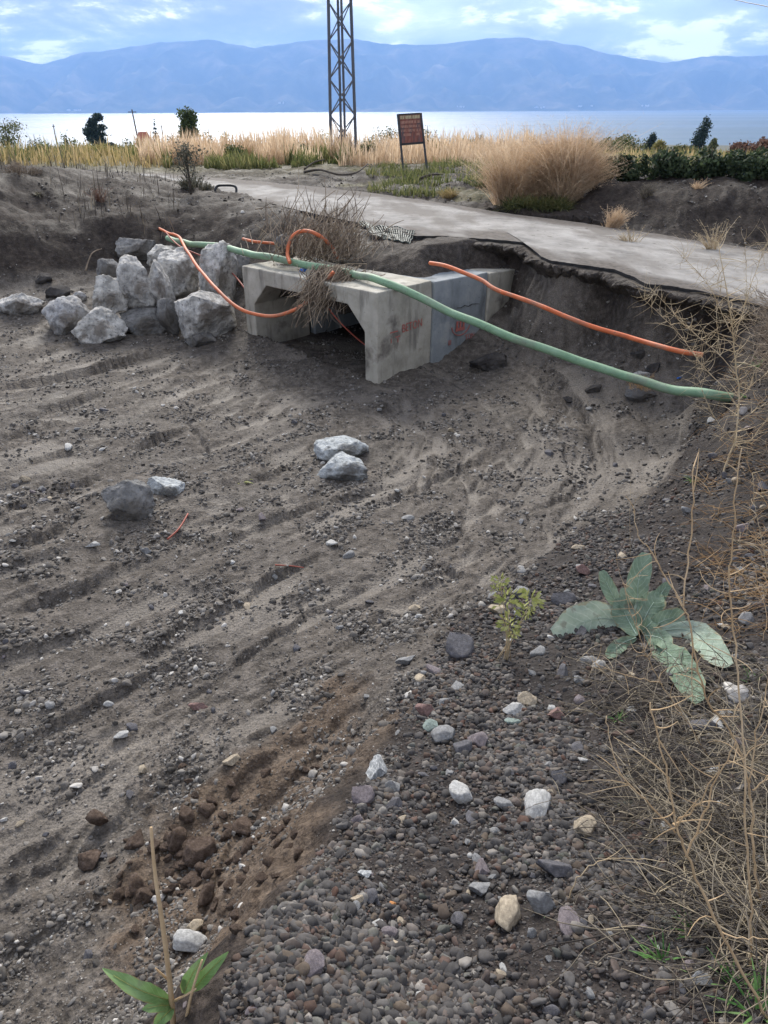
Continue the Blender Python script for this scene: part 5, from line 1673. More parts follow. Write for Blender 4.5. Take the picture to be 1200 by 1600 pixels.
# ------------------------------------------------------------------ brush pile on the culvert
def brush_pile():
    rr = random.Random(17)
    mb = MB()
    def stick(a, b, ra, bend=.08, seg=4):
        a = Vector(a); b = Vector(b)
        q = []
        off = Vector((rr.gauss(0, 1), rr.gauss(0, 1), rr.gauss(0, 1))) * bend * (b - a).length
        for s_ in range(seg + 1):
            u = s_ / seg
            q.append(a.lerp(b, u) + off * 4 * u * (1 - u) * .5)
        mb.tube(q, ra, ra * .5, 4, cap=False)
    t0 = t_z(490, 405, 1.08)
    for k in range(850):
        u = rr.gauss(0, 1)
        px = 505 + u * 40; py = 410 - abs(rr.gauss(0, 32))
        l = rr.uniform(12, 50)
        a = rr.gauss(math.radians(75), .5) * rr.choice((1, -1))
        dx, dy = math.cos(a) * l, -abs(math.sin(a)) * l
        t = t0 + rr.uniform(-.35, .45)
        stick(at_t(px, min(py, 412), t), at_t(px + dx, min(py + dy, 405), t + rr.uniform(-.25, .25)), rr.uniform(.0035, .008))
    for k in range(340):                                   # wisps hanging over the culvert lip
        px = 518 + rr.gauss(0, 24); py = 412 + rr.uniform(0, 24)
        t = t_z(px, 440, .98) - rr.uniform(.05, .22)
        ex = 494 + rr.gauss(0, 22); ey = 452 + abs(rr.gauss(0, 28))
        stick(at_t(px, py, t + .1), at_t(ex, min(ey, 512), t - rr.uniform(0, .12)), rr.uniform(.003, .006), .12, 5)
    for k in range(70):
        px = 455 + rr.gauss(0, 14); py = 412
        t = t_z(px, 415, 1.0) - .05
        stick(at_t(px, py, t), at_t(px + rr.gauss(0, 7), py + rr.uniform(6, 45), t - .06), rr.uniform(.002, .004), .1)
    for k in range(120):
        px = 680 + rr.gauss(0, 26); g, t = ground_px(px, 402 + (px - 680) * .28 + rr.gauss(0, 5))
        p = Vector(g); d = Vector((rr.gauss(0, 1), rr.gauss(0, .5), rr.gauss(.1, .15))).normalized() * rr.uniform(.15, .4)
        stick(p + Vector((0, 0, .02)), p + d + Vector((0, 0, .05)), .0035)
    for k in range(90):
        px = 560 + rr.gauss(0, 40); g, t = ground_px(px, 392 + rr.gauss(0, 12))
        p = Vector(g); d = Vector((rr.gauss(0, 1), rr.gauss(0, .6), rr.gauss(.15, .2))).normalized() * rr.uniform(.15, .5)
        stick(p + Vector((0, 0, .02)), p + d + Vector((0, 0, .05)), .004)
    tag(link('brush_pile', mb.mesh('brush_pile', 'brush', True)), 'tangled pile of dry brush and straw caught on the culvert', kind='stuff')
brush_pile()
def branch(pts, r0, label, mat='brush', cat='branch'):
    mb = MB(); mb.tube(catmull(pts, 5), r0, r0 * .4, 6)
    tag(link('branch', mb.mesh('branch', mat, True)), label, cat)
branch([at_t(520, 374, 12.2), at_t(575, 392, 11.8), at_t(620, 398, 11.2), at_t(650, 408, 10.6), at_t(680, 418, 10.2)], .016, 'long thin branch reaching right from the brush pile')
branch([at_t(500, 352, 11.9), at_t(530, 335, 12.0), at_t(548, 312, 12.2), at_t(556, 300, 12.2)], .013, 'upright forked branch rising out of the brush pile')
branch([at_t(440, 350, 12.1), at_t(470, 343, 12.2), at_t(520, 340, 12.4), at_t(562, 330, 12.4)], .012, 'straight grey branch lying along the back of the brush pile')
branch([at_t(432, 372, 11.6), at_t(450, 385, 11.5), at_t(470, 400, 11.4)], .012, 'short pale stick at the left of the brush pile')
branch([at_t(575, 398, 11.2), at_t(592, 408, 10.9), at_t(608, 417, 10.6)], .010, 'pale stick lying on the soil behind the culvert lip')
branch([ground_px(134, 425)[0] + (0, 0, .02), ground_px(146, 412)[0] + (0, 0, .15), ground_px(160, 394)[0] + (0, 0, .05)], .014, 'thin stick leaning in the soil cut behind the boulders')
branch([ground_px(476, 272)[0] + (0, 0, .05), ground_px(500, 274)[0] + (0, 0, .12), ground_px(530, 280)[0] + (0, 0, .10), ground_px(556, 279)[0] + (0, 0, .12), ground_px(575, 270)[0] + (0, 0, .2)], .035, 'fallen bare branch lying across the far road side', 'bark')
branch([ground_px(476, 271)[0] + (0, 0, .1), ground_px(492, 268)[0] + (0, 0, .22), ground_px(508, 266)[0] + (0, 0, .25)], .028, 'grey forked branch beside the fallen one at the far road side', 'bark')
branch([ground_px(655, 283)[0] + (0, 0, .04), ground_px(675, 281)[0] + (0, 0, .10), ground_px(692, 277)[0] + (0, 0, .06)], .035, 'dark root lying on the ground in front of the sign', 'bark')
# plastic net at the back of the fill
def net():
    a = [at_z(560, 351, 1.30), at_z(648, 364, 1.29), at_z(640, 385, 1.20), at_z(585, 372, 1.22)]
    A = [Vector(v) + Vector((0, 0, .03)) for v in a]
    mb = MB()
    n, m = 22, 7
    pt = lambda u, v: (A[0].lerp(A[1], u)).lerp(A[3].lerp(A[2], u), v) + Vector((0, 0, .05 * mnoise.noise(Vector((u * 5, v * 3, 0)))))
    for i in range(n + 1):
        mb.tube([pt(i / n, v / 6) for v in range(7)], .010, .010, 4)
    for j in range(m + 1):
        mb.tube([pt(u / 10, j / m) for u in range(11)], .009, .009, 4)
    tag(link('plastic_net', mb.mesh('plastic_net', 'netting')), 'dark green plastic net folded over the broken road edge', 'net')
net()
o = link('plastic_scrap', mesh_from('plastic_scrap', *rock_data(77, 2, 8, .3, (1, .7, .5)), 'blue_plastic', False), None, at_z(474, 422, 1.03), (0, 0, .4), (.05, .03, .04))
tag(o, 'blue plastic scrap caught on the culvert lip', 'litter')
o = link('plastic_scrap', mesh_from('plastic_scrap', *rock_data(78, 2, 8, .3, (1, .7, .5)), 'blue_plastic', False), None, ground_px(1061, 594)[0] + (0, 0, .02), (0, 0, .4), (.035, .02, .02))
tag(o, 'blue plastic scrap beside the green pipe end', 'litter')
def crumple(px, py, w, label, mat, seed, lift=.02):
    g, t = ground_px(px, py)
    V, Fc = rock_data(seed, 3, 8, .5, (1, .7, .35))
    o = link('plastic_scrap', mesh_from('plastic_scrap', V, Fc, mat, False), None, g + (0, 0, lift), (.2, .1, seed), w * t / F / 2)
    tag(o, label, 'litter')
crumple(1150, 1092, 50, 'crumpled whitish scrap caught under the dry stems', 'plastic_pale', 81)
crumple(250, 1410, 26, 'small pale plant scrap beside the brown clods', 'plastic_pale', 82)
mb = MB(); mb.tube(catmull([ground_px(262, 845)[0] + (0, 0, .012), ground_px(280, 830)[0] + (0, 0, .02), ground_px(294, 805)[0] + (0, 0, .012)], 5), .008, .006, 6)
tag(link('red_cable', mb.mesh('red_cable', 'red_cable', True)), 'short reddish root end lying on the mud', 'root')
mb = MB(); mb.tube(catmull([ground_px(430, 885)[0] + (0, 0, .01), ground_px(455, 888)[0] + (0, 0, .015), ground_px(475, 889)[0] + (0, 0, .01)], 4), .005, .003, 6)
tag(link('twig', mb.mesh('twig', 'red_cable', True)), 'thin reddish twig flat on the mud', 'twig')

# ------------------------------------------------------------------ tall dry grass beyond the road
def grass_strip(name, label, n, sampler, hgt, mat, seed, w=.012, lean=.38, heads=0.0):
    rr = np.random.default_rng(seed)
    xy = sampler(rr, n)
    x, y = xy[:, 0], xy[:, 1]
    n = len(x)
    z = Hs(x, y) - .03
    h = hgt * np.minimum(rr.lognormal(-.15, .45, n), 1.9) * (1 + .9 * perlin(x * .9, y * .9))
    a = rr.uniform(0, 6.283, n)
    le = np.abs(rr.normal(0, lean, n)) * h
    wv = w * rr.uniform(.6, 1.4, n)
    sx = np.cos(a + 1.57) * wv; sy = np.sin(a + 1.57) * wv
    V = np.zeros((n, 7, 3))
    for i, u in enumerate((0, .45, .8)):
        cx = x + np.cos(a) * le * u ** 1.8; cy = y + np.sin(a) * le * u ** 1.8; cz = z + h * u * (1 - .12 * u)
        wd = (1, .8, .55)[i] * (1 + heads * (i == 2))
        V[:, 2 * i] = np.stack([cx - sx * wd, cy - sy * wd, cz], 1)
        V[:, 2 * i + 1] = np.stack([cx + sx * wd, cy + sy * wd, cz], 1)
    V[:, 6] = np.stack([x + np.cos(a) * le, y + np.sin(a) * le, z + h * .97], 1)
    base = np.arange(n)[:, None] * 7
    tri = np.array([[0, 1, 3], [0, 3, 2], [2, 3, 5], [2, 5, 4], [4, 5, 6]])
    Fc = (base[:, None, :] + tri[None]).reshape(-1, 3)
    o = link(name, mesh_from(name, V.reshape(-1, 3), Fc, mat))
    return tag(o, label, kind='stuff')
def band(px0, px1, d0, d1, clump=1.0, thr=-.2, seed=0):
    def f(rr, n):
        px = rr.uniform(px0, px1, n * 3); d = d0 + (d1 - d0) * rr.random(n * 3)
        x = (px - 600) / F * d / .90; y = d
        k = (perlin(x * clump + seed, y * clump + seed) > thr) & ~in_poly(x, y, road_poly)
        return np.stack([x[k], y[k]], 1)[:n]
    return f
grass_strip('dry_grass', 'pale yellow dry grass field left beyond the road', 15000, band(-260, 330, 24, 46, .5, -.3), .34, 'dry_field', 1, .014, heads=.6)
grass_strip('green_grass', 'green weeds mixed into the left field', 9000, band(-200, 340, 26, 48, .5, .0, 7), .32, 'green_field', 2, .02)
grass_strip('dry_grass', 'tall tan dry grass along the far road side by the tower', 10000, band(290, 560, 24.5, 31, .8, .0, 3), .46, 'tan_bush', 3, .010, .30, heads=.8)
grass_strip('green_grass', 'dark green weeds at the foot of the tan grass by the tower', 3500, band(320, 560, 23, 26.5, .8, .0, 4), .26, 'green_field', 4, .018)
grass_strip('dry_grass', 'tan dry grass behind the sign board', 8000, band(545, 800, 23, 32, .8, -.05, 5), .40, 'tan_bush', 5, .010, .34, heads=.8)
grass_strip('green_grass', 'short green grass on the verge in front of the sign board', 5000, band(580, 760, 15.5, 22.5, .9, .02, 6), .13, 'green_field', 6, .010, .6)
grass_strip('dry_grass', 'sparse dry grass on the left soil mound', 900, band(-120, 330, 13.5, 20, .9, .05, 8), .30, 'dead_grass', 8, .006, .5)
grass_strip('green_grass', 'weedy green ground beyond the right bank', 6000, band(900, 1500, 15.5, 30, .6, -.2, 9), .12, 'green_field', 9, .016)
grass_strip('dry_grass', 'dry pale grass beyond the right bank', 4000, band(720, 1500, 20, 30, .6, -.1, 10), .16, 'dry_field', 10, .013)

# ------------------------------------------------------------------ big tan dry bush beside the road
def fan_bush(name, base_px, z, top_px, half, n, mat, label, seed, green=0, arch=.3, depth=.7, radius=.0045, sprd=.78, twg=12):
    b = at_z(base_px[0], base_px[1], z)
    t = t_z(base_px[0], base_px[1], z)
    e = empty(name, (b[0], b[1], H(b[0], b[1])))
    Ht = (base_px[1] - top_px) * t / F * 1.04
    hw = half * t / F
    rr = random.Random(seed)
    V = []; Fc = []
    ncl = max(3, min(16, int(half / 6)))
    clumps = []
    while len(clumps) < ncl:
        u = rr.uniform(-1, 1); v = rr.uniform(-1, 1)
        if u * u + v * v < 1:
            clumps.append((u, v, rr.gauss(0, .13), rr.gauss(0, .10), rr.uniform(.62, 1.12)))
    for k in range(n):
        cu, cv, lx_, ly_, ch_ = clumps[rr.randrange(ncl)]
        u = cu * .85 + rr.gauss(0, .14); v = cv * .85 + rr.gauss(0, .14)
        if u * u + v * v > 1.1: continue
        x0 = u * hw * sprd; y0 = v * hw * depth
        hh = Ht * (.45 + .55 * max(0, 1 - u * u * .85) ** .5) * rr.uniform(.40, 1.02) * ch_
        d = Vector((u * arch + lx_ + rr.gauss(0, .20), v * .15 + ly_ + rr.gauss(0, .18), 1)).normalized()
        p = Vector((x0, y0, 0)); p.z = H(b[0] + x0, b[1] + y0) - e.location.z - .05
        L = hh
        bend = Vector((rr.gauss(0, .22) + u * .12 + lx_, rr.gauss(0, .2), -abs(rr.gauss(0, .16))))
        b0 = len(V)
        a = rr.uniform(0, 3.14)
        sd = Vector((math.cos(a), math.sin(a), 0)) * radius * rr.uniform(.5, 1.4)
        for s_ in range(5):
            q = s_ / 4
            c = p + d * L * q + bend * L * q * q
            w = 1 - .75 * q
            V += [c - sd * w, c + sd * w]
            if s_: Fc.append((b0 + 2 * s_ - 2, b0 + 2 * s_ - 1, b0 + 2 * s_ + 1, b0 + 2 * s_))
        for j in range(twg):
            q = rr.uniform(.35, 1.02)
            c = p + d * L * q + bend * L * q * q
            dd = (d * .5 + Vector((rr.gauss(0, 1), rr.gauss(0, 1), rr.gauss(0, .7)))).normalized()
            l = min(L, .8) * rr.uniform(.05, .15)
            b1 = len(V)
            s2 = dd.orthogonal().normalized() * radius * .55
            V += [c - s2, c + s2, c + dd * l + Vector((0, 0, -l * .2))]
            Fc.append((b1, b1 + 1, b1 + 2))
    link('stalks', mesh_from('stalks', V, Fc, mat), e)
    if green:
        V = []; Fc = []
        for k in range(green):
            x0 = rr.uniform(-.75, .55) * hw; y0 = -hw * depth * rr.uniform(.3, 1.15)
            p = Vector((x0, y0, H(b[0] + x0, b[1] + y0) - e.location.z - .02))
            d = Vector((rr.gauss(0, .5), rr.gauss(-.3, .4), rr.uniform(.3, 1))).normalized()
            L = rr.uniform(.18, .50)
            b0 = len(V); a = rr.uniform(0, 3.14)
            sd = Vector((math.cos(a), math.sin(a), 0)) * .009
            for s_ in range(4):
                q = s_ / 3; c = p + d * L * q + Vector((0, 0, -L * .45 * q * q)); w = 1 - .8 * q
                V += [c - sd * w, c + sd * w]
                if s_: Fc.append((b0 + 2 * s_ - 2, b0 + 2 * s_ - 1, b0 + 2 * s_ + 1, b0 + 2 * s_))
        link('green_blades', mesh_from('green_blades', V, Fc, 'green_field'), e)
    return tag(e, label, 'bush')
fan_bush('dry_bush', (842, 312), 1.36, 178, 68, 7500, 'tan_bush', 'big feathery tan dry bush on the far side of the road', 2, green=2200, arch=.04, depth=.55, sprd=.95, radius=.005)
fan_bush('dry_bush', (932, 349), 1.24, 298, 44, 1500, 'tan_bush', 'low tan dry bush right at the road edge, right of the big one', 3, arch=.5, depth=.5)
fan_bush('dry_bush', (1012, 306), 1.50, 272, 14, 260, 'dead_grass', 'small greyish dry tuft on the dark bank under the hedge', 4, arch=.5)
fan_bush('dry_bush', (1088, 306), 1.52, 284, 9, 160, 'tan_bush', 'small reddish dry tuft between the hedge bushes', 5, arch=.6)
fan_bush('dry_bush', (305, 294), 1.36, 268, 30, 420, 'leaf_grey', 'low greyish weed at the end of the left mound', 7, arch=.8, radius=.012)
fan_bush('dry_bush', (715, 296), 1.44, 272, 24, 500, 'dry_field', 'overhanging straw tuft on the verge edge by the road', 8, arch=.9, radius=.006)
fan_bush('dry_bush', (775, 292), 1.42, 268, 34, 700, 'green_field', 'greenish grass tussock at the foot of the big tan bush', 9, arch=.9, radius=.007)
fan_bush('dry_bush', (30, 275), 1.70, 252, 40, 350, 'brush', 'brown dry weeds on top of the left mound', 10, arch=.6, radius=.005)
fan_bush('dry_bush', (157, 306), 1.42, 272, 10, 90, 'leaf_rust', 'thin reddish dry weed on the left mound slope', 11, arch=.4, radius=.005)
fan_bush('dry_bush', (1025, 445), 1.25, 400, 26, 260, 'straw', 'sparse straw weed at the road edge behind the shrub', 12, arch=.9, radius=.004)
fan_bush('dry_bush', (985, 376), 1.2, 335, 20, 80, 'pale_stem', 'thin drooping straw stalks at the far road side', 13, arch=.5, radius=.005)
fan_bush('dry_bush', (1120, 386), 1.16, 330, 14, 60, 'pale_stem', 'thin straw stalks standing before the dark bank', 14, arch=.4, radius=.005)

# ------------------------------------------------------------------ trees and shrubs
def leaf_cloud(lobes, n, size, seed, stretch=(1, 1, 1), hollow=.45):
    rr = np.random.default_rng(seed)
    wts = np.array([l[3] * l[4] * l[5] for l in lobes]) ** .66; wts /= wts.sum()
    idx = rr.choice(len(lobes), n, p=wts)
    L = np.array(lobes)[idx]
    d = rr.normal(0, 1, (n, 3)); d /= np.linalg.norm(d, axis=1)[:, None]
    rad_ = hollow + (1 - hollow) * rr.random(n) ** .6
    rad_ *= 1 + .22 * rr.normal(0, 1, n)
    c = L[:, :3] + d * L[:, 3:6] * rad_[:, None]
    nrm = d + rr.normal(0, .7, (n, 3)); nrm /= np.linalg.norm(nrm, axis=1)[:, None]
    t = np.cross(nrm, rr.normal(0, 1, (n, 3))); t /= np.linalg.norm(t, axis=1)[:, None]
    b = np.cross(nrm, t)
    s = size * rr.uniform(.5, 1.3, n)[:, None]
    V = np.stack([c - t * s * .5, c + b * s * .32, c + t * s * .55, c - b * s * .32], 1).reshape(-1, 3)
    Fc = np.arange(n * 4).reshape(n, 4)
    return V, Fc
def tree(name, px, dist, top_py, width_px, mat, label, seed, n=1500, kind='round', cat='tree', group=None, lean=0.0, leaf=None, trunk=True, sink=0, bare=.0):
    d = ray(px, top_py)
    t = dist / d[1]
    top = at_t(px, top_py, t)
    bz = H(top[0], top[1]) if dist < 1380 else -48
    if dist > 900: bz = top[2] - 8
    h = max(top[2] - bz, .5)
    w = width_px * t / F * (1.3 if kind in ('pine', 'poplar', 'cone') else 1.15)
    if kind == 'bush': h *= 1.12
    e = empty(name, (top[0], top[1], bz - .05))
    rr = random.Random(seed)
    lobes = []
    if kind == 'round':
        for k in range(11):
            a = rr.uniform(0, 6.28); q = rr.uniform(0, .34)
            zz = rr.uniform(.38, .86)
            lobes.append((math.cos(a) * w * q, math.sin(a) * w * q, h * zz, w * rr.uniform(.16, .28), w * rr.uniform(.16, .28), h * rr.uniform(.10, .19)))
        lobes.append((0, 0, h * .6, w * .34, w * .34, h * .28))
    elif kind == 'bush':
        for k in range(14):
            a = rr.uniform(0, 6.28); q = rr.uniform(.05, .40)
            lobes.append((math.cos(a) * w * q, math.sin(a) * w * q, h * rr.uniform(.15, .72), w * rr.uniform(.10, .2), w * rr.uniform(.10, .2), h * rr.uniform(.12, .27)))
        lobes.append((0, 0, h * .40, w * .36, w * .36, h * .36))
    elif kind == 'poplar':
        for k in range(12):
            zz = .16 + .8 * k / 11
            ww = w * .5 * math.sin(min(1, zz * .93 + .02) * math.pi) ** .6
            lobes.append((lean * w * zz * 1.4 + rr.gauss(0, .06) * w, rr.gauss(0, .06) * w, h * zz, ww * .8, ww * .8, h * .09))
    elif kind == 'cone':
        for k in range(10):
            zz = .16 + .82 * k / 9
            ww = w * .5 * (1.04 - zz) ** .85 + w * .03
            for q in range(4):
                a = rr.uniform(0, 6.28)
                lobes.append((math.cos(a) * ww * .6, math.sin(a) * ww * .6, h * zz, ww * .5, ww * .5, h * .035))
    elif kind == 'pine':
        for k in range(17):
            zz = .28 + .70 * (k / 16)
            ww = w * .5 * (1.06 - zz) ** .55
            a = rr.uniform(0, 6.28)
            lobes.append((math.cos(a) * ww * .72, math.sin(a) * ww * .72, h * zz, w * .13, w * .13, h * .055))
        lobes.append((0, 0, h * .55, w * .22, w * .22, h * .3))
    size = leaf or max(.05, 3.2 * t / F)
    V, Fc = leaf_cloud(lobes, n, size, seed)
    link('crown', mesh_from('crown', V, Fc, mat), e)
    mb = MB()
    tw = max(.03, h * .022)
    lx = lean * w * 1.1
    mb.tube([(0, 0, -.1), (lx * .2, 0, h * .3), (lx * .55, 0, h * .6), (lx * .9, 0, h * .86)], tw, tw * .25, 6)
    for l in lobes[:9]:
        z0 = h * rr.uniform(.15, .5)
        mb.tube([(lx * .3 * z0 / h, 0, z0), (l[0] * .55, l[1] * .55, (z0 + l[2]) / 2 + h * .03), (l[0], l[1], l[2])], tw * .5, tw * .12, 4, cap=False)
    link('trunk', mb.mesh('trunk', 'bark', True), e)
    return tag(e, label, cat, group)
tree('tall_weed', 288, 16.0, 212, 62, 'leaf_grey', 'thin leafy brown weed standing at the end of the left mound', 6, 900, 'round', 'weed', leaf=.05)
tree('leafy_tree', 2, 60, 174, 62, 'leaf_olive', 'olive green tree cut by the left picture edge', 1, 1300)
tree('pine_tree', 147, 130, 179, 46, 'leaf_pine', 'dark pine tree standing before the lake on the left', 2, 3600, 'pine', leaf=.42)
tree('small_conifer', 240, 150, 186, 15, 'leaf_pine', 'small dark conifer beside the red roofed house', 3, 600, 'cone')
tree('leafy_tree', 289, 48, 163, 38, 'leaf_mid', 'rounded green tree rising above the tan grass', 4, 4200, leaf=.14)
tree('shrub', 52, 120, 207, 26, 'leaf_dark', 'dark low shrub near the left shore line', 5, 350, 'bush', 'shrub')
tree('shrub', 102, 90, 204, 30, 'leaf_olive', 'grey green shrub left of the dark pine', 6, 450, 'bush', 'shrub')
tree('shrub', 202, 110, 211, 30, 'leaf_dark', 'dark green shrub before the red roofed house', 7, 450, 'bush', 'shrub')
tree('shrub', 268, 70, 205, 20, 'leaf_mid', 'green shrub between the house and the rounded tree', 8, 350, 'bush', 'shrub')
tree('shrub', 325, 45, 196, 26, 'leaf_olive', 'pale leafy shrub right of the rounded tree', 9, 400, 'bush', 'shrub')
tree('shrub', 350, 40, 197, 24, 'leaf_yellow', 'yellowish shrub in the tan grass by the tower', 10, 380, 'bush', 'shrub')
tree('shrub', 605, 36, 196, 52, 'leaf_olive', 'loose olive shrub between the tower and the sign', 11, 800, 'bush', 'shrub')
tree('shrub', 668, 34, 192, 36, 'leaf_mid', 'dark green shrub right behind the sign board', 12, 600, 'bush', 'shrub')
tree('shrub', 575, 42, 208, 36, 'leaf_olive', 'low green shrub just right of the tower', 13, 500, 'bush', 'shrub')
tree('shrub', 500, 38, 200, 40, 'leaf_yellow', 'yellowish shrub left of the tower foot', 14, 500, 'bush', 'shrub')
for i, (px, d, tp, w, m, lab) in enumerate([
   (385, 36, 214, 44, 'leaf_olive', 'olive weed bush in the tan grass left of the tower'),
   (430, 30, 226, 50, 'leaf_mid', 'dark green weed bush low in the tan grass'),
   (470, 27, 236, 44, 'leaf_olive', 'grey green weed clump at the grass foot left of the tower'),
   (368, 27, 236, 40, 'leaf_mid', 'green weed clump at the grass foot behind the hoop'),
   (575, 27, 234, 34, 'leaf_olive', 'weed clump in the grass right of the tower foot'),
   (690, 28, 236, 40, 'leaf_yellow', 'yellow green weed clump right of the sign'),
   (150, 30, 238, 60, 'leaf_yellow', 'yellow green weed clump in the left field'),
   (60, 29, 236, 60, 'leaf_olive', 'olive weed clump at the far left of the field')]):
    tree('weed_bush', px, d, tp, w, m, lab, 130 + i, 900, 'bush', 'weed', leaf=.07)
G = 'orchard bushes below the road'
for i, (px, d, tp, w, m) in enumerate([(20, 62, 219, 60, 'leaf_olive'), (75, 58, 222, 70, 'leaf_mid'), (130, 64, 220, 70, 'leaf_mid'), (185, 60, 221, 70, 'leaf_olive'), (235, 56, 222, 60, 'leaf_mid'), (-40, 60, 220, 70, 'leaf_olive'), (290, 56, 218, 50, 'leaf_olive')]):
    tree('orchard_bush', px, d, tp, w, m, 'low orchard bush in the left field, number %s from the left' % ('one', 'two', 'three', 'four', 'five', 'past the picture edge', 'six')[i], 30 + i, 700, 'bush', 'bush', G)
for i, (px, d, tp, w, m, lab) in enumerate([
   (705, 80, 222, 50, 'leaf_mid', 'green bush beyond the grass right of the sign'),
   (735, 75, 224, 40, 'leaf_mid', 'low green bush left of the big tan bush'),
   (752, 160, 219, 10, 'leaf_pine', 'tiny dark round tree above the low green bush'),
   (920, 52, 222, 40, 'leaf_mid', 'green bush just right of the big tan bush'),
   (955, 50, 219, 52, 'leaf_mid', 'wide green bush in the right middle distance'),
   (985, 52, 213, 60, 'leaf_olive', 'tall leafy bush left of the dark poplar'),
   (965, 44, 232, 50, 'leaf_olive', 'low olive bush before the tall leafy one'),
   (1142, 70, 246, 60, 'leaf_yellow', 'yellowish low bush below the leaning poplar'),
   (1165, 36, 226, 42, 'leaf_rust', 'reddish brown bush near the right edge'),
   (1200, 38, 222, 42, 'leaf_rust', 'reddish bush cut by the right edge'),
   (1180, 48, 232, 34, 'leaf_yellow', 'small yellow bush between the two reddish ones'),
   (1075, 48, 232, 44, 'leaf_olive', 'round olive bush at the foot of the leaning poplar')]):
    tree('shrub', px, d, tp - 9, w * 1.15, m, lab, 50 + i, 2200, 'bush', 'shrub', leaf=.13 if d < 100 else None)
tree('poplar_tree', 1090, 120, 184, 23, 'leaf_pine', 'tall dark poplar leaning right before the lake', 70, 2600, 'poplar', lean=.42)
tree('poplar_tree', 1013, 100, 208, 17, 'leaf_pine', 'shorter dark poplar beside the yellow tree', 71, 1800, 'poplar', lean=.25)
tree('poplar_tree', 1110, 75, 216, 15, 'leaf_olive', 'slim pale green poplar right of the leaning one', 72, 1300, 'poplar', lean=.3)
tree('leafy_tree', 1034, 80, 216, 24, 'leaf_yellow', 'small yellow leaved tree with a bare trunk', 73, 1600)
# far shore trees on the plain
for i in range(26):
    rr = random.Random(900 + i)
    px = 1040 + i * 9 + rr.uniform(-3, 3)
    tree('far_tree', px, 1240 + rr.uniform(-40, 40), 228.5 + rr.uniform(-2, 1.5) - .0 * i, 13, 'leaf_pine', 'tiny dark tree in the row along the lake plain', 900 + i, 60, 'bush', 'tree', 'row of far trees on the plain')
# hedge bushes on the dark bank
for i, (px, tp, w, d, lab) in enumerate([(938, 275, 56, 14.6, 'small dark hedge bush at the left end of the bank'), (978, 281, 50, 14.4, 'low dark hedge bush with dry twigs'), (1048, 264, 76, 14.2, 'largest round dark hedge bush on the bank'), (1106, 276, 72, 14.0, 'dark hedge bush in the middle of the bank'),
                                   (1158, 275, 76, 13.9, 'broad dark hedge bush right of the middle one'), (1212, 277, 72, 13.8, 'dark hedge bush at the right edge of the bank'), (1270, 275, 76, 13.7, 'dark hedge bush past the right edge')]):
    tree('hedge_bush', px, d, tp, w, 'leaf_dark', lab, 80 + i, 2600, 'bush', 'hedge', 'hedge bushes on the dark bank', leaf=.07)

# ------------------------------------------------------------------ far buildings and poles
def house():
    d = ray(223, 206); t = 150 / d[1]
    p = at_t(223, 206, t)
    bz = H(p[0], p[1])
    e = empty('red_roof_house', (p[0], p[1], bz), .25)
    h = p[2] - bz; w = 28 * t / F
    mb = MB().box((0, 0, h * .33), (w * .9, w * .7, h * .66)); wl = link('wall', mb.mesh('wall', 'plaster'), e)
    a, b, c = w * .52, w * .44, h * .62
    V = [(-a, -b, c), (a, -b, c), (a, b, c), (-a, b, c), (-a * .45, 0, h), (a * .45, 0, h)]
    link('roof', mesh_from('roof', V, [(0, 1, 5, 4), (1, 2, 5), (2, 3, 4, 5), (3, 0, 4), (3, 2, 1, 0)], 'roof_red'), e)
    for x in (-.25, .2):
        mb = MB().box((x * w, -w * .352, h * .45), (w * .16, .05, h * .16)); link('window', mb.mesh('window', 'glass_dark'), wl)
    tag(e, 'small house with red hipped roof on the left shore side', 'house')
house()
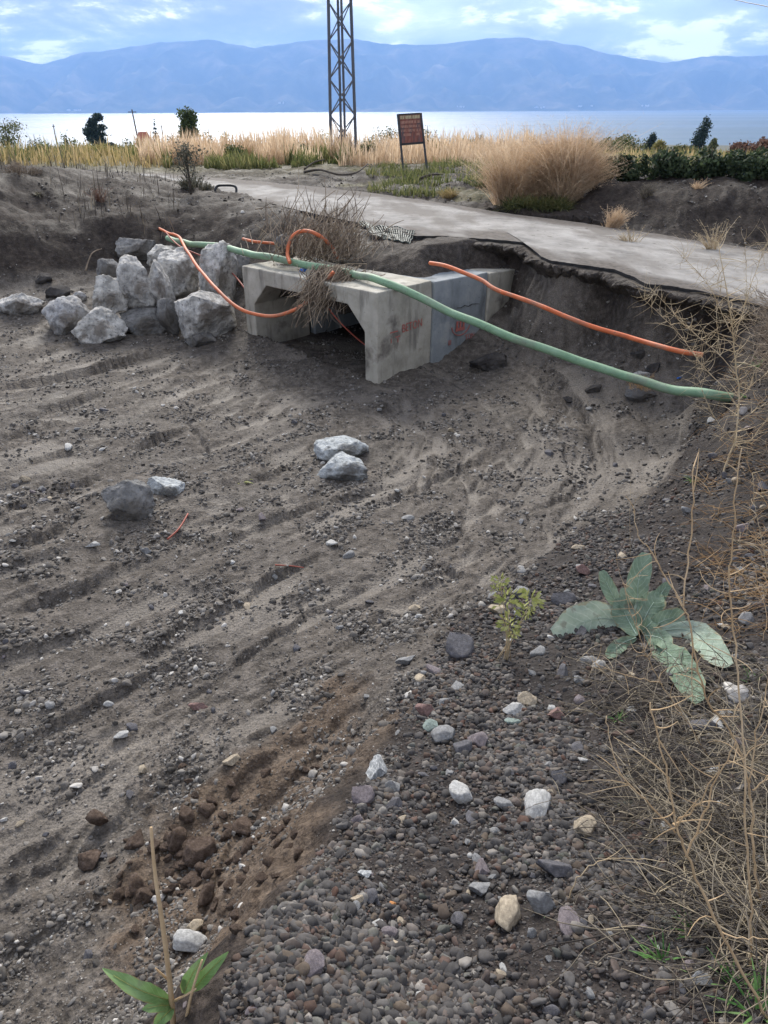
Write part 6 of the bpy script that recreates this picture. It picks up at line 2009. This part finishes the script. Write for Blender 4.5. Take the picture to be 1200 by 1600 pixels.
def pole(px, top, dist, label, r_=.09, arm=True, lean=0):
    d = ray(px, top); t = dist / d[1]; p = at_t(px, top, t); bz = H(p[0], p[1])
    e = empty('utility_pole', (p[0], p[1], bz))
    h = p[2] - bz
    mb = MB(); mb.tube([(lean, 0, -.3), (0, 0, h)], r_, r_ * .7, 8); link('shaft', mb.mesh('shaft', 'bark', True), e)
    mb = MB().box((0, 0, h - .25), (.9 if arm else .3, .08, .08)); link('cross_arm', mb.mesh('cross_arm', 'bark'), e)
    tag(e, label, 'pole')
pole(206, 171, 95, 'tall dark utility pole left of the red roofed house', .10, True, .4)
pole(83, 194, 110, 'short dark pole left of the pine', .08, False)
pole(252, 195, 120, 'thin short pole right of the small conifer', .07, False)
def shed(px, py, w, hpx, dist, label, mat='white_sheet'):
    p = at_y(px, py, dist); t = dist / ray(px, py)[1]
    W_ = w * t / F; hh = hpx * t / F
    bz = min(H(p[0], p[1]), p[2] - hh)
    e = empty('low_shed', (p[0], p[1], bz))
    h = p[2] - bz
    mb = MB().box((0, 0, h / 2), (W_, W_ * .4, h)); link('wall', mb.mesh('wall', mat), e)
    V = [(-W_ * .52, -W_ * .23, h), (W_ * .52, -W_ * .23, h), (W_ * .52, W_ * .23, h), (-W_ * .52, W_ * .23, h), (-W_ * .52, 0, h * 1.12), (W_ * .52, 0, h * 1.12)]
    link('roof', mesh_from('roof', V, [(0, 1, 5, 4), (2, 3, 4, 5), (1, 2, 5), (3, 0, 4), (3, 2, 1, 0)], mat), e)
    tag(e, label, 'shed')
shed(957, 262, 28, 4, 30, 'low white sheeted shed glimpsed behind the hedge')
shed(1140, 264, 34, 4, 26, 'low white shed roof behind the middle hedge bushes')
shed(1195, 266, 30, 4, 26, 'low white shed roof behind the right edge hedge')
shed(1160, 230, 26, 6, 1150, 'distant pinkish building on the lake plain', 'plaster')
for i, (px, py, w) in enumerate([(112, 172.5, 26), (440, 161, 10), (720, 167, 10), (845, 168, 14), (915, 166, 24), (1010, 166, 10)]):
    p = at_y(px, py, 9060)
    W_ = w * 9060 / F
    V = []; Fc = []
    mb = MB()
    rr = random.Random(i)
    for k in range(6):
        mb.box((rr.uniform(-.5, .5) * W_, rr.uniform(0, 60), 4 + rr.uniform(0, 8)), (W_ * .12, 16, 14))
    tag(link('far_village', mb.mesh('far_village', 'white_sheet'), None, (p[0], p[1], max(p[2], -46) - 6)), 'pale specks of village houses across the lake', kind='stuff')
